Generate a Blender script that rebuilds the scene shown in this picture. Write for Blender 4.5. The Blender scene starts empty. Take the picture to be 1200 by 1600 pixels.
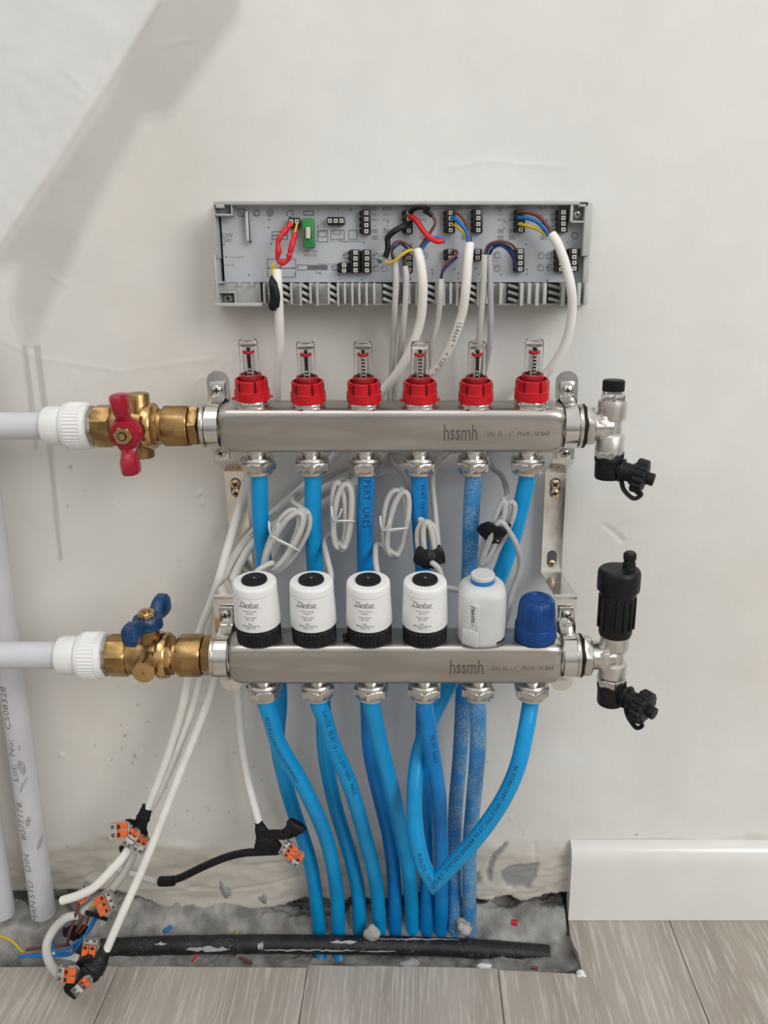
import bpy, bmesh, math, random
import numpy as np
from mathutils import Vector, Matrix
random.seed(7)
S = bpy.context.scene
COL = S.collection

# ------------------------------------------------------------------ camera, world, lights, exposure
F = 1300.0                 # focal length in pixels of the 1200x1600 frame
PX = 650.0                 # principal column
D, H = 0.82, 0.735         # camera distance from the wall, height above the floor
TH = math.atan(380.0 / F)  # pitch down
cam_d = bpy.data.cameras.new('camera')
cam = bpy.data.objects.new('camera', cam_d); COL.objects.link(cam)
cam_d.sensor_fit = 'VERTICAL'; cam_d.sensor_height = 36.0; cam_d.sensor_width = 27.0
cam_d.lens = F / 1600.0 * 36.0
cam_d.shift_x = -(PX - 600.0) / 1600.0
cam_d.clip_start = 0.01
cam.location = (0, -D, H)
cam.rotation_euler = (math.radians(90) - TH, 0, 0)
S.camera = cam
S.view_settings.view_transform = 'Standard'
S.view_settings.look = 'None'
S.view_settings.gamma = 1.0
S.view_settings.use_curve_mapping = False
S.view_settings.exposure = 0.0

def area(name, loc, target, sx, sy, power, col):
    d = bpy.data.lights.new(name, 'AREA'); d.shape = 'RECTANGLE'; d.size = sx; d.size_y = sy
    d.energy = power; d.color = col
    o = bpy.data.objects.new(name, d); COL.objects.link(o); o.location = loc
    o.rotation_euler = (Vector(target) - Vector(loc)).to_track_quat('-Z', 'Y').to_euler()
    return o
area('window_daylight', (1.8, -2.2, 1.8), (0.1, 0, 0.5), 1.4, 1.4, 42, (1.0, 0.985, 0.96))
area('ceiling_daylight', (-0.5, -1.0, 2.5), (0, -0.1, 0.4), 1.6, 1.1, 9, (1.0, 0.975, 0.94))

W = bpy.data.worlds.new('room_light'); S.world = W; W.use_nodes = True
nt = W.node_tree; nt.nodes.clear()
wo = nt.nodes.new('ShaderNodeOutputWorld'); bg = nt.nodes.new('ShaderNodeBackground')
tc = nt.nodes.new('ShaderNodeTexCoord'); sp = nt.nodes.new('ShaderNodeSeparateXYZ')
mr = nt.nodes.new('ShaderNodeMapRange'); cr = nt.nodes.new('ShaderNodeValToRGB')
nt.links.new(tc.outputs['Generated'], sp.inputs[0]); nt.links.new(sp.outputs['Z'], mr.inputs['Value'])
mr.inputs['From Min'].default_value = -1; mr.inputs['From Max'].default_value = 1
nt.links.new(mr.outputs[0], cr.inputs[0])
e = cr.color_ramp.elements
e[0].position = 0.0; e[0].color = (0.26, 0.25, 0.24, 1)
e[1].position = 1.0; e[1].color = (0.95, 0.95, 0.94, 1)
for p_, c_ in ((0.42, (0.30, 0.29, 0.28, 1)), (0.52, (0.52, 0.51, 0.495, 1)), (0.66, (0.85, 0.84, 0.82, 1))):
    k = e.new(p_); k.color = c_
nt.links.new(cr.outputs[0], bg.inputs[0]); bg.inputs[1].default_value = 0.80
nt.links.new(bg.outputs[0], wo.inputs[0])

# ------------------------------------------------------------------ pixel -> place
FW = Vector((0, math.cos(TH), -math.sin(TH))); UP = Vector((0, math.sin(TH), math.cos(TH)))
def at(px, py, Y):
    """point of the picture ray through (px,py) where it meets the vertical plane at depth Y (wall is Y=0)"""
    d = Vector((1, 0, 0)) * ((px - PX) / F) + UP * (-(py - 800) / F) + FW
    return Vector((0, -D, H)) + d * ((Y + D) / d.y)
def pxm(p):
    """pixels per metre at a place"""
    return F / ((p - Vector((0, -D, H))).dot(FW))

# ------------------------------------------------------------------ materials
MATS = {}
def mat(name, col, rough=0.5, metal=0.0, var=0.06, scale=60, bump=0.0, bscale=200, trans=0.0, ior=1.45,
        stretch=(1, 1, 1), dthr=(0.55, 0.68, 0.42, 0.62), coat=0.0, spec=None, col2=None, thr=(0.4, 0.6), dust=0.0, dustcol=(0.75, 0.73, 0.7), alpha=1.0):
    if name in MATS: return MATS[name]
    m = bpy.data.materials.new(name); m.use_nodes = True
    n = m.node_tree.nodes; l = m.node_tree.links
    b = n['Principled BSDF']
    b.inputs['Roughness'].default_value = rough; b.inputs['Metallic'].default_value = metal
    b.inputs['Transmission Weight'].default_value = trans; b.inputs['IOR'].default_value = ior
    b.inputs['Coat Weight'].default_value = coat; b.inputs['Coat Roughness'].default_value = 0.15
    b.inputs['Alpha'].default_value = alpha
    if spec is not None: b.inputs['Specular IOR Level'].default_value = spec
    t = n.new('ShaderNodeTexCoord'); mp = n.new('ShaderNodeMapping'); mp.inputs['Scale'].default_value = stretch
    l.new(t.outputs['Object'], mp.inputs[0])
    ns = n.new('ShaderNodeTexNoise'); ns.inputs['Scale'].default_value = scale; ns.inputs['Detail'].default_value = 5
    l.new(mp.outputs[0], ns.inputs['Vector'])
    rp = n.new('ShaderNodeValToRGB'); l.new(ns.outputs['Fac'], rp.inputs[0])
    rp.color_ramp.elements[0].position = thr[0]; rp.color_ramp.elements[1].position = thr[1]
    c = Vector(col); c2 = col2 or tuple(min(1, x * (1 + var)) for x in col)
    c1 = col if col2 else tuple(x * (1 - var) for x in col)
    rp.color_ramp.elements[0].color = (*c1, 1); rp.color_ramp.elements[1].color = (*c2, 1)
    out = rp.outputs[0]
    if dust:
        n2 = n.new('ShaderNodeTexNoise'); n2.inputs['Scale'].default_value = 640; n2.inputs['Detail'].default_value = 3
        n3 = n.new('ShaderNodeTexNoise'); n3.inputs['Scale'].default_value = 38
        l.new(t.outputs['Object'], n2.inputs['Vector']); l.new(t.outputs['Object'], n3.inputs['Vector'])
        r2 = n.new('ShaderNodeValToRGB'); l.new(n2.outputs['Fac'], r2.inputs[0])
        r2.color_ramp.elements[0].position = dthr[0]; r2.color_ramp.elements[1].position = dthr[1]
        r3 = n.new('ShaderNodeValToRGB'); l.new(n3.outputs['Fac'], r3.inputs[0])
        r3.color_ramp.elements[0].position = dthr[2]; r3.color_ramp.elements[1].position = dthr[3]
        mu = n.new('ShaderNodeMath'); mu.operation = 'MULTIPLY'; l.new(r2.outputs[0], mu.inputs[0]); l.new(r3.outputs[0], mu.inputs[1])
        m2 = n.new('ShaderNodeMath'); m2.operation = 'MULTIPLY'; l.new(mu.outputs[0], m2.inputs[0]); m2.inputs[1].default_value = dust
        mx = n.new('ShaderNodeMixRGB'); l.new(m2.outputs[0], mx.inputs[0]); l.new(out, mx.inputs[1]); mx.inputs[2].default_value = (*dustcol, 1)
        out = mx.outputs[0]
    l.new(out, b.inputs['Base Color'])
    if bump:
        nb = n.new('ShaderNodeTexNoise'); nb.inputs['Scale'].default_value = bscale; nb.inputs['Detail'].default_value = 4
        l.new(mp.outputs[0], nb.inputs['Vector'])
        bp = n.new('ShaderNodeBump'); bp.inputs['Strength'].default_value = bump; bp.inputs['Distance'].default_value = 0.001
        l.new(nb.outputs['Fac'], bp.inputs['Height']); l.new(bp.outputs[0], b.inputs['Normal'])
    MATS[name] = m
    return m

STEEL = mat('brushed_steel', (0.50, 0.475, 0.445), 0.30, 1.0, 0.10, 45, 0.10, 300, stretch=(0.25, 1.5, 1.5))
CHROME = mat('chrome', (0.72, 0.70, 0.67), 0.12, 1.0, 0.05, 60)
NICKEL = mat('nickel_plating', (0.62, 0.59, 0.55), 0.26, 1.0, 0.08, 90, 0.12, 600)
ZINC = mat('zinc_plate', (0.80, 0.78, 0.74), 0.17, 1.0, 0.08, 50, 0.06, 250)
GROUND_ST = mat('engraving', (0.16, 0.145, 0.13), 0.5, 0.6)
BRASS = mat('brass', (0.40, 0.25, 0.105), 0.34, 1.0, 0.22, 60, 0.15, 500, dust=0.25, dustcol=(0.55, 0.5, 0.4))
BRASS_B = mat('bright_brass', (0.62, 0.42, 0.19), 0.22, 1.0, 0.08, 90)
STEELRING = mat('dull_steel', (0.36, 0.33, 0.30), 0.38, 0.9, 0.15, 120, 0.3, 700)
YSCREW = mat('yellow_zinc', (0.75, 0.56, 0.36), 0.25, 1.0, 0.25, 200)
SLOT = mat('screw_recess', (0.03, 0.028, 0.025), 0.5, 0.3)
RED = mat('red_plastic', (0.52, 0.006, 0.014), 0.36, 0, 0.08, 60)
REDH = mat('red_coated_handle', (0.34, 0.004, 0.025), 0.3, 0, 0.1, 60, coat=0.2, dust=0.05)
BLUEH = mat('blue_coated_handle', (0.003, 0.042, 0.13), 0.35, 0, 0.15, 80, coat=0.1, dust=0.08)
BLUECAP = mat('blue_cap_plastic', (0.0, 0.045, 0.20), 0.36, 0, 0.1, 60)
WHITE = mat('white_plastic', (0.80, 0.80, 0.79), 0.38, 0, 0.015, 40)
REHW = mat('light_grey_plastic', (0.60, 0.61, 0.60), 0.42, 0, 0.02, 40)
PPR = mat('white_ppr', (0.80, 0.80, 0.79), 0.45, 0, 0.03, 60, dust=0.1)
BLACK = mat('black_plastic', (0.006, 0.006, 0.007), 0.45, 0, 0.2, 90, 0.05, 400, dust=0.05, spec=0.35)
TAPE = mat('black_tape', (0.005, 0.005, 0.007), 0.42, 0, 0.3, 90, 0.7, 260, dust=0.03, spec=0.35)
PVC = mat('grey_white_pvc', (0.60, 0.60, 0.63), 0.38, 0, 0.03, 25, dust=0.08)
PVCV = mat('dusty_pvc', (0.56, 0.56, 0.58), 0.45, 0, 0.05, 14, dust=0.15, dustcol=(0.4, 0.4, 0.4))
CABLE = mat('white_cable', (0.82, 0.80, 0.75), 0.45, 0, 0.04, 40)
CABLE2 = mat('shaded_grey_white_cable', (0.53, 0.515, 0.49), 0.48, 0, 0.04, 40)  # grey-white sheath, darkened so the colour carries the shadow on the cables
BPIPE = mat('blue_pipe', (0.0, 0.285, 0.62), 0.34, 0, 0.10, 18, dust=0.12, dustcol=(0.3, 0.55, 0.72))
BPIPE2 = mat('blue_pipe_deep', (0.0, 0.21, 0.56), 0.36, 0, 0.12, 18, dust=0.2, dustcol=(0.3, 0.5, 0.7))
BPIPED = mat('dusty_blue_pipe', (0.02, 0.22, 0.52), 0.5, 0, 0.10, 18, dust=0.95, dustcol=(0.30, 0.40, 0.47), dthr=(0.44, 0.60, 0.34, 0.56))
INK = mat('blue_black_print', (0.004, 0.03, 0.10), 0.5)
PRINT = mat('grey_print', (0.12, 0.12, 0.125), 0.6)
PRINTL = mat('light_grey_print', (0.15, 0.155, 0.165), 0.6)
BOARD = mat('grey_board', (0.47, 0.50, 0.535), 0.5, 0, 0.02, 30)
HOUSE = mat('grey_housing', (0.45, 0.455, 0.44), 0.48, 0, 0.02, 40)
HOUSED = mat('housing_floor', (0.46, 0.465, 0.45), 0.55, 0, 0.03, 40)
TERM = mat('black_terminal', (0.012, 0.012, 0.014), 0.35)
TERMW = mat('terminal_contact', (0.70, 0.68, 0.62), 0.4, 0.2)
GREEN = mat('green_fuse_holder', (0.03, 0.24, 0.06), 0.35)
BROWN = mat('brown_wire', (0.14, 0.045, 0.035), 0.4)
BLUEW = mat('blue_wire', (0.01, 0.16, 0.48), 0.4)
NAVY = mat('navy_wire', (0.012, 0.025, 0.10), 0.4)
YEL = mat('yellow_green_wire', (0.60, 0.42, 0.03), 0.4)
REDT = mat('red_heat_shrink', (0.62, 0.012, 0.02), 0.35, 0, 0.1, 60, 0.3, 300)
ORANGE = mat('orange_lever', (0.70, 0.115, 0.015), 0.4, dust=0.2)
CLEAR = mat('clear_plastic', (0.95, 0.94, 0.92), 0.10, 0, 0.01, 60, trans=0.92, ior=1.25)
GLASS = mat('sight_glass', (0.97, 0.96, 0.95), 0.04, 0, 0.01, 60, trans=1.0, ior=1.11)
REDGLASS = mat('red_clear_plastic', (0.55, 0.03, 0.04), 0.2, 0, 0.05, 60, trans=0.4)
INNER = mat('scale_white', (0.72, 0.70, 0.68), 0.5)
SATIN = mat('satin_nickel', (0.66, 0.63, 0.59), 0.36, 0.95, 0.06, 90, 0.2, 700)
CEMENT = mat('cement_blob', (0.30, 0.29, 0.275), 0.9, 0, 0.15, 120, 0.8, 300)
PLASTERB = mat('plaster_blob', (0.42, 0.395, 0.36), 0.9, 0, 0.10, 120, 0.8, 300)
TUBEBLK = mat('dirty_black_tube', (0.014, 0.014, 0.016), 0.5, 0, 0.3, 60, 0.3, 150, dust=0.35, dustcol=(0.4, 0.4, 0.39))
PAINT = mat('dried_paint', (0.42, 0.415, 0.40), 0.85, 0, 0.1, 100, 0.5, 300)
REDBIT = mat('red_scrap', (0.6, 0.01, 0.03), 0.35)

# ------------------------------------------------------------------ mesh building
class MB:
    def __init__(s): s.v = []; s.f = []
    def add(s, vs, fs, M=None):
        o = len(s.v)
        s.v += [tuple(M @ Vector(p)) if M is not None else tuple(p) for p in vs]
        s.f += [tuple(i + o for i in f) for f in fs]
        return s
    def lathe(s, prof, M=None, seg=32, cap=True):
        """prof = [(radius, height)] turned about local Z"""
        vs = []; fs = []; n = len(prof)
        for r, h in prof:
            for k in range(seg):
                a = 2 * math.pi * k / seg; vs.append((r * math.cos(a), r * math.sin(a), h))
        for i in range(n - 1):
            for k in range(seg):
                a, b = i * seg + k, i * seg + (k + 1) % seg
                fs.append((a, b, b + seg, a + seg))
        if cap:
            fs.append(tuple(range(seg))[::-1]); fs.append(tuple((n - 1) * seg + k for k in range(seg)))
        return s.add(vs, fs, M)
    def hexa(s, r, h0, h1, M=None, ch=0.0012, n=6, rot=0.0, rin=None):
        """nut: prism of circumradius r with rounded chamfered ends"""
        sub = 4; vs = []; fs = []; seg = n * sub
        ap = r * math.cos(math.pi / n)
        def rad(a, lim):
            q = (a % (2 * math.pi / n)) - math.pi / n
            return min(ap / math.cos(q), lim)
        rings = [(h0, ap * 0.985), (h0 + ch, r * 1.01), (h1 - ch, r * 1.01), (h1, ap * 0.985)]
        for h, lim in rings:
            for k in range(seg):
                a = 2 * math.pi * k / seg
                q = rad(a, lim); vs.append((q * math.cos(a + rot), q * math.sin(a + rot), h))
        for i in range(3):
            for k in range(seg):
                a, b = i * seg + k, i * seg + (k + 1) % seg
                fs.append((a, b, b + seg, a + seg))
        fs.append(tuple(range(seg))[::-1]); fs.append(tuple(3 * seg + k for k in range(seg)))
        return s.add(vs, fs, M)
    def ribbed(s, r, dr, h0, h1, n, M=None, ch=0.001, sharp=True):
        """knurled / ribbed ring"""
        vs = []; fs = []; seg = n * 4
        for h, k0 in ((h0, -ch), (h0 + ch, 0), (h1 - ch, 0), (h1, -ch)):
            for k in range(seg):
                a = 2 * math.pi * k / seg; q = r + k0 + (dr if k % 4 in (0, 1) else 0)
                vs.append((q * math.cos(a), q * math.sin(a), h))
        for i in range(3):
            for k in range(seg):
                a, b = i * seg + k, i * seg + (k + 1) % seg
                fs.append((a, b, b + seg, a + seg))
        fs.append(tuple(range(seg))[::-1]); fs.append(tuple(3 * seg + k for k in range(seg)))
        return s.add(vs, fs, M)
    def box(s, c, size, M=None, bev=0.0, seg=2):
        bm = bmesh.new(); bmesh.ops.create_cube(bm, size=1)
        for v in bm.verts: v.co = Vector((v.co.x * size[0] + c[0], v.co.y * size[1] + c[1], v.co.z * size[2] + c[2]))
        if bev: bmesh.ops.bevel(bm, geom=bm.edges[:], offset=min(bev, 0.45 * min(size)), segments=seg, profile=0.5, affect='EDGES')
        s._bm(bm, M); return s
    def _bm(s, bm, M=None):
        bm.verts.index_update()
        s.add([v.co[:] for v in bm.verts], [[v.index for v in f.verts] for f in bm.faces], M); bm.free()
    def extr(s, outline, h0, h1, M=None, bev=0.0, seg=2):
        """2-D outline extruded along local Z"""
        bm = bmesh.new(); a = [bm.verts.new((x, y, h0)) for x, y in outline]; b = [bm.verts.new((x, y, h1)) for x, y in outline]
        n = len(a); bm.faces.new(a[::-1]); bm.faces.new(b)
        for i in range(n): bm.faces.new((a[i], a[(i + 1) % n], b[(i + 1) % n], b[i]))
        if bev:
            ed = [e for e in bm.edges if abs(e.verts[0].co.z - e.verts[1].co.z) < 1e-7]
            bmesh.ops.bevel(bm, geom=ed, offset=bev, segments=seg, profile=0.5, affect='EDGES')
        s._bm(bm, M); return s
    def tube(s, pts, r, seg=14, cap=True, ell=None, mitre=None):
        """sweep of radius r (number or list) along pts; ell=(a,b,hint): stretched section"""
        P = [Vector(p) for p in pts]; n = len(P); vs = []; fs = []
        R = r if isinstance(r, (list, tuple)) else [r] * n
        T = []
        for i in range(n):
            a = P[max(i - 1, 0)]; b = P[min(i + 1, n - 1)]; t = (b - a)
            if i > 0 and i < n - 1: t = (P[i] - a).normalized() + (b - P[i]).normalized()
            T.append(t.normalized() if t.length > 1e-9 else Vector((0, 0, 1)))
        ref = Vector(ell[2]) if ell else (Vector((0, 1, 0)) if abs(T[0].y) < 0.9 else Vector((1, 0, 0)))
        u = (ref - T[0] * ref.dot(T[0])).normalized()
        for i in range(n):
            if i: u = (u - T[i] * u.dot(T[i])).normalized()
            w = T[i].cross(u)
            ax, bx = (ell[0], ell[1]) if ell else (1, 1)
            mi = Vector((0, 0, 0)); fac = 1
            if mitre is not None and i == mitre:
                d1 = (P[i] - P[i - 1]).normalized(); d2 = (P[i + 1] - P[i]).normalized()
                mi = (d1 - d2).normalized(); fac = 1.0 / max(0.35, math.cos(d1.angle(d2) / 2))
            for k in range(seg):
                a = 2 * math.pi * k / seg
                o = (u * (math.cos(a) * ax) + w * (math.sin(a) * bx)) * R[i]
                if fac != 1: o = o + mi * (o.dot(mi) * (fac - 1)) - (o - mi * o.dot(mi)) * 0.45
                vs.append(tuple(P[i] + o))
        for i in range(n - 1):
            for k in range(seg):
                a, b = i * seg + k, i * seg + (k + 1) % seg
                fs.append((a, b, b + seg, a + seg))
        if cap: fs.append(tuple(range(seg))[::-1]); fs.append(tuple((n - 1) * seg + k for k in range(seg)))
        return s.add(vs, fs)
    def strip(s, prof, x0, x1, th):
        """a bent plate: prof = [(Y,Z)] swept from x0 to x1, thickness th towards -Y side"""
        P = [Vector((0, y, z)) for y, z in prof]; n = len(P); vs = []; fs = []
        for i in range(n):
            t = (P[min(i + 1, n - 1)] - P[max(i - 1, 0)]).normalized(); nn = Vector((0, t.z, -t.y)).normalized()
            if nn.y > 0: nn = -nn
            for x in (x0, x1):
                for q in (0, th): vs.append((x, P[i].y + nn.y * q, P[i].z + nn.z * q))
        for i in range(n - 1):
            a = i * 4; b = a + 4
            fs += [(a, b, b + 2, a + 2), (a + 1, a + 3, b + 3, b + 1), (a, a + 1, b + 1, b), (a + 2, b + 2, b + 3, a + 3)]
        fs += [(0, 2, 3, 1), (4 * n - 4, 4 * n - 3, 4 * n - 1, 4 * n - 2)]
        return s.add(vs, fs)

def wmat(o):
    M = Matrix.Identity(4)
    while o is not None:
        M = o.matrix_basis @ M; o = o.parent
    return M
def obj(name, mb, m, parent=None, angle=38, flat=False):
    me = bpy.data.meshes.new(name)
    vs = mb.v
    if parent is not None:
        I = wmat(parent).inverted(); vs = [tuple(I @ Vector(v)) for v in vs]
    me.from_pydata(vs, [], mb.f); me.update()
    bm = bmesh.new(); bm.from_mesh(me); bmesh.ops.recalc_face_normals(bm, faces=bm.faces[:]); bm.to_mesh(me); bm.free()
    if not flat:
        me.polygons.foreach_set('use_smooth', [True] * len(me.polygons)); me.set_sharp_from_angle(angle=math.radians(angle))
    me.materials.append(m)
    o = bpy.data.objects.new(name, me); COL.objects.link(o)
    if parent is not None: o.parent = parent
    return o
def tag(o, label, cat, group=None, kind=None):
    o['label'] = label; o['category'] = cat
    if group: o['group'] = group
    if kind: o['kind'] = kind
    return o
def thing(name, label, cat, loc, group=None):
    o = bpy.data.objects.new(name, None); COL.objects.link(o); o.location = loc; o.empty_display_size = 0.02
    return tag(o, label, cat, group)
def struct(o): o['kind'] = 'structure'; return o
def dup(root, loc, label):
    r = root.copy(); COL.objects.link(r); r.location = loc; r['label'] = label
    for ch in list(root.children):
        c = ch.copy(); COL.objects.link(c); c.parent = r
        for g in list(ch.children):
            d = g.copy(); COL.objects.link(d); d.parent = c
    return r
def fr(o, z, x=(1, 0, 0)):
    """frame with origin o, local Z along z and local X as near x as can be"""
    z = Vector(z).normalized(); x = Vector(x); x = (x - z * x.dot(z))
    if x.length < 1e-5: x = Vector((0, 1, 0)) - z * z.y
    x.normalize(); y = z.cross(x)
    M = Matrix((x, y, z)).transposed().to_4x4(); M.translation = Vector(o); return M
def smooth(pts, n=8, closed=False):
    """Catmull-Rom through pts"""
    P = [Vector(p) for p in pts]; out = []
    N = len(P)
    for i in range(N - 1):
        p0 = P[i - 1] if i > 0 else P[0] * 2 - P[1]; p1 = P[i]; p2 = P[i + 1]; p3 = P[i + 2] if i + 2 < N else P[-1] * 2 - P[-2]
        for k in range(n):
            t = k / n
            out.append(0.5 * ((2 * p1) + (p2 - p0) * t + (2 * p0 - 5 * p1 + 4 * p2 - p3) * t * t + (3 * p1 - p0 - 3 * p2 + p3) * t ** 3))
    out.append(P[-1]); return out
def pp(l): return [at(*q) for q in l]

def text_mb(s, size, fn, xs=1.0, shear=0.0, ext=0.0001, align='CENTER', bold=0.0, space=1.0):
    """lettering: fn maps (x, y, z) of the flat text to a place"""
    c = bpy.data.curves.new('lettering', 'FONT'); c.body = s; c.size = size; c.align_x = align; c.align_y = 'CENTER'
    c.shear = shear; c.offset = bold; c.resolution_u = 2; c.extrude = ext; c.space_character = space
    o = bpy.data.objects.new('lettering', c); me = bpy.data.meshes.new_from_object(o)
    bm = bmesh.new(); bm.from_mesh(me); bmesh.ops.triangulate(bm, faces=bm.faces[:])
    for _ in range(2):
        lg = [e for e in bm.edges if e.calc_length() > size * 0.22]
        if not lg: break
        bmesh.ops.subdivide_edges(bm, edges=lg, cuts=1); bmesh.ops.triangulate(bm, faces=[f for f in bm.faces if len(f.verts) > 3])
    bm.verts.index_update()
    mb = MB(); mb.v = [tuple(fn(v.co.x * xs, v.co.y, v.co.z)) for v in bm.verts]
    mb.f = [tuple(v.index for v in f.verts) for f in bm.faces]; bm.free()
    bpy.data.objects.remove(o); bpy.data.curves.remove(c); bpy.data.meshes.remove(me)
    return mb
def merge(*ms):
    r = MB()
    for m in ms: r.add(m.v, m.f)
    return r

def screw(parent, p, n, r, m=NICKEL, name='screw', rot=0.3):
    M = fr(p, n); mb = MB()
    mb.lathe([(r * 0.98, 0), (r, 0.0006), (r * 0.92, r * 0.35), (r * 0.6, r * 0.55), (r * 0.1, r * 0.62)], M, 20)
    o = obj(name, mb, m, parent)
    q = MB(); R = M @ Matrix.Rotation(rot, 4, 'Z')
    q.box((0, 0, r * 0.56), (r * 1.15, r * 0.28, r * 0.2), R); q.box((0, 0, r * 0.56), (r * 0.28, r * 1.15, r * 0.2), R)
    obj('cross_recess', q, SLOT, o)
    return o

# ================================================================== THE WALL
def vnoise(x, z, s, seed):
    """smooth value noise on arrays"""
    rs = np.random.RandomState(seed); T = rs.rand(256, 256)
    X = x * s; Z = z * s; xi = np.floor(X).astype(int); zi = np.floor(Z).astype(int); fx = X - xi; fz = Z - zi
    fx = fx * fx * (3 - 2 * fx); fz = fz * fz * (3 - 2 * fz)
    g = lambda a, b: T[a % 256, b % 256]
    return (g(xi, zi) * (1 - fx) + g(xi + 1, zi) * fx) * (1 - fz) + (g(xi, zi + 1) * (1 - fx) + g(xi + 1, zi + 1) * fx) * fz
def fbm(x, z, s, seed, o=4):
    t = 0; a = 0.5
    for k in range(o): t = t + a * (vnoise(x, z, s * 2 ** k, seed + k) - 0.5); a *= 0.55
    return t
def sd_poly(x, z, poly):
    """signed distance to polygon, negative inside"""
    d = np.full(x.shape, 1e9); ins = np.zeros(x.shape, bool); n = len(poly)
    for i in range(n):
        ax, az = poly[i]; bx, bz = poly[(i + 1) % n]; ex, ez = bx - ax, bz - az
        t = np.clip(((x - ax) * ex + (z - az) * ez) / (ex * ex + ez * ez + 1e-12), 0, 1)
        d = np.minimum(d, np.hypot(x - ax - t * ex, z - az - t * ez))
        c = ((az > z) != (bz > z)) & (x < (bx - ax) * (z - az) / ((bz - az) if abs(bz - az) > 1e-12 else 1e-12) + ax)
        ins ^= c
    return np.where(ins, -d, d)
def W2(l): return [(at(a, b, 0).x, at(a, b, 0).z) for a, b in l]
def sst(a, b, t): t = np.clip((t - a) / (b - a), 0, 1); return t * t * (3 - 2 * t)

def build_wall():
    xs = np.concatenate([np.linspace(-1.6, -0.54, 12)[:-1], np.arange(-0.54, 0.46, 0.0021), np.linspace(0.46, 1.6, 12)])
    zs = np.concatenate([np.linspace(-0.08, -0.03, 6)[:-1], np.arange(-0.03, 0.985, 0.0023), np.linspace(0.99, 2.5, 10)])
    X, Z = np.meshgrid(xs, zs); nx, nz = len(xs), len(zs)
    Y = np.zeros_like(X)
    # big lazy undulation and trowel strokes
    Y += fbm(X, Z, 3.0, 11) * 0.004 + fbm(X * 0.6 + Z * 1.4, Z * 0.5 - X, 14, 21, 3) * 0.0010
    wob = fbm(X, Z, 22, 5) * 0.010
    # thick white coat, upper left
    coat = sd_poly(X + wob * 0.7, Z + wob * 0.5, W2([(-900, -900), (300, -900), (252, 0), (160, 150), (100, 240), (0, 385), (-400, 900), (-900, 900)]))
    cm = sst(0.0012, -0.0012, coat)
    Y -= cm * (0.0024 + fbm(X, Z, 30, 9) * 0.0022)
    # grey patched band under it and its drips
    band = sd_poly(X + wob, Z + wob, W2([(262, -60), (420, -400), (380, 30), (275, 180), (228, 190), (180, 280), (150, 340), (105, 440), (75, 500), (60, 545), (35, 545), (18, 500), (12, 470),
                                          (22, 420), (-40, 440), (0, 380), (100, 240), (160, 150)]))
    bm_ = sst(0.004, -0.012, band)
    bm_ = bm_ * (0.75 + 0.5 * np.clip(fbm(X, Z, 9, 31) + 0.5, 0, 1) - 0.25)
    Y -= sst(0.001, -0.003, band) * 0.0004
    drip = np.minimum(sd_poly(X, Z, W2([(35, 540), (42, 540), (60, 700), (54, 702)])), sd_poly(X, Z, W2([(54, 540), (63, 540), (80, 690), (97, 875), (92, 877), (74, 700)])))
    dm = sst(0.0014, -0.0005, drip) * 0.75
    # warm rough strip at the foot, ragged lower edge
    foot = sst(0.105, 0.085, Z + fbm(X, Z, 9, 41) * 0.05)
    Y -= foot * (0.0012 + fbm(X * 0.35, Z, 60, 43) * 0.005 + np.abs(fbm(X * 0.5, Z * 1.2, 22, 47)) * 0.007)
    edge = 0.020 - 0.013 * sst(-0.34, -0.28, X) * sst(-0.06, -0.12, X) + fbm(X, Z * 0.2, 16, 51) * 0.026 + fbm(X, Z, 90, 53) * 0.008
    edge = edge + 0.010 * sst(-0.30, -0.36, X)
    below = sst(0.0012, -0.0012, Z - edge)
    Y += below * (0.024 + fbm(X, Z, 70, 61) * 0.020)
    # bare patches
    bare = np.full(X.shape, 1e9)
    for pl in ([(783, 1360), (800, 1352), (842, 1348), (835, 1370), (822, 1388), (790, 1384), (783, 1370)],
               [(762, 1352), (770, 1330), (790, 1315), (796, 1318), (778, 1334), (768, 1356), (768, 1378), (760, 1376)],
               [(738, 1366), (748, 1360), (750, 1378), (742, 1384)]):
        bare = np.minimum(bare, sd_poly(X + wob * 0.5 + fbm(X, Z, 110, 7) * 0.006, Z + wob * 0.5 + fbm(X, Z, 130, 17) * 0.007, W2(pl)))
    bar_m = sst(0.0008, -0.0008, bare)
    Y += bar_m * 0.0022
    # grey specks and little knocks, light plaster dots
    speck = np.zeros_like(X); dot = np.zeros_like(X)
    rs = random.Random(3)
    sp = [(195, 1150, 4), (210, 1182, 5), (206, 1192, 3), (190, 1170, 3), (223, 1165, 2), (292, 1220, 2.4), (261, 1232, 2.4), (286, 1306, 2.4), (303, 1281, 2), (358, 1270, 3), (175, 1188, 2), (93, 1094, 2),
          (326, 1266, 2.4), (228, 1232, 2.4), (994, 1305, 3), (106, 792, 2), (110, 730, 4), (278, 876, 2), (230, 1128, 2), (760, 1190, 2)]
    for i in range(60): sp.append((rs.uniform(100, 470), rs.uniform(1080, 1370), rs.uniform(0.8, 1.8)))
    for a, b, r in sp:
        p = at(a, b, 0); speck = np.maximum(speck, sst(1, 0.5, np.hypot((X - p.x) * 1.1, Z - p.z) / (r * 0.00070)))
    for a, b, r in [(270, 943, 4), (313, 770, 4), (316, 785, 4), (309, 772, 3), (177, 786, 2.5), (211, 1069, 4), (175, 1076, 3), (95, 1180, 4), (133, 764, 2), (318, 1094, 5), (820, 1300, 3), (798, 1276, 3), (268, 1350, 2)]:
        p = at(a, b, 0); q = sst(1, 0.4, np.hypot((X - p.x), (Z - p.z) * 0.7) / (r * 0.0008)); dot = np.maximum(dot, q)
    Y -= dot * 0.0012; Y += speck * 0.0006
    # second fine plaster edge and long shallow scratches
    ridge = np.zeros_like(X)
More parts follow.
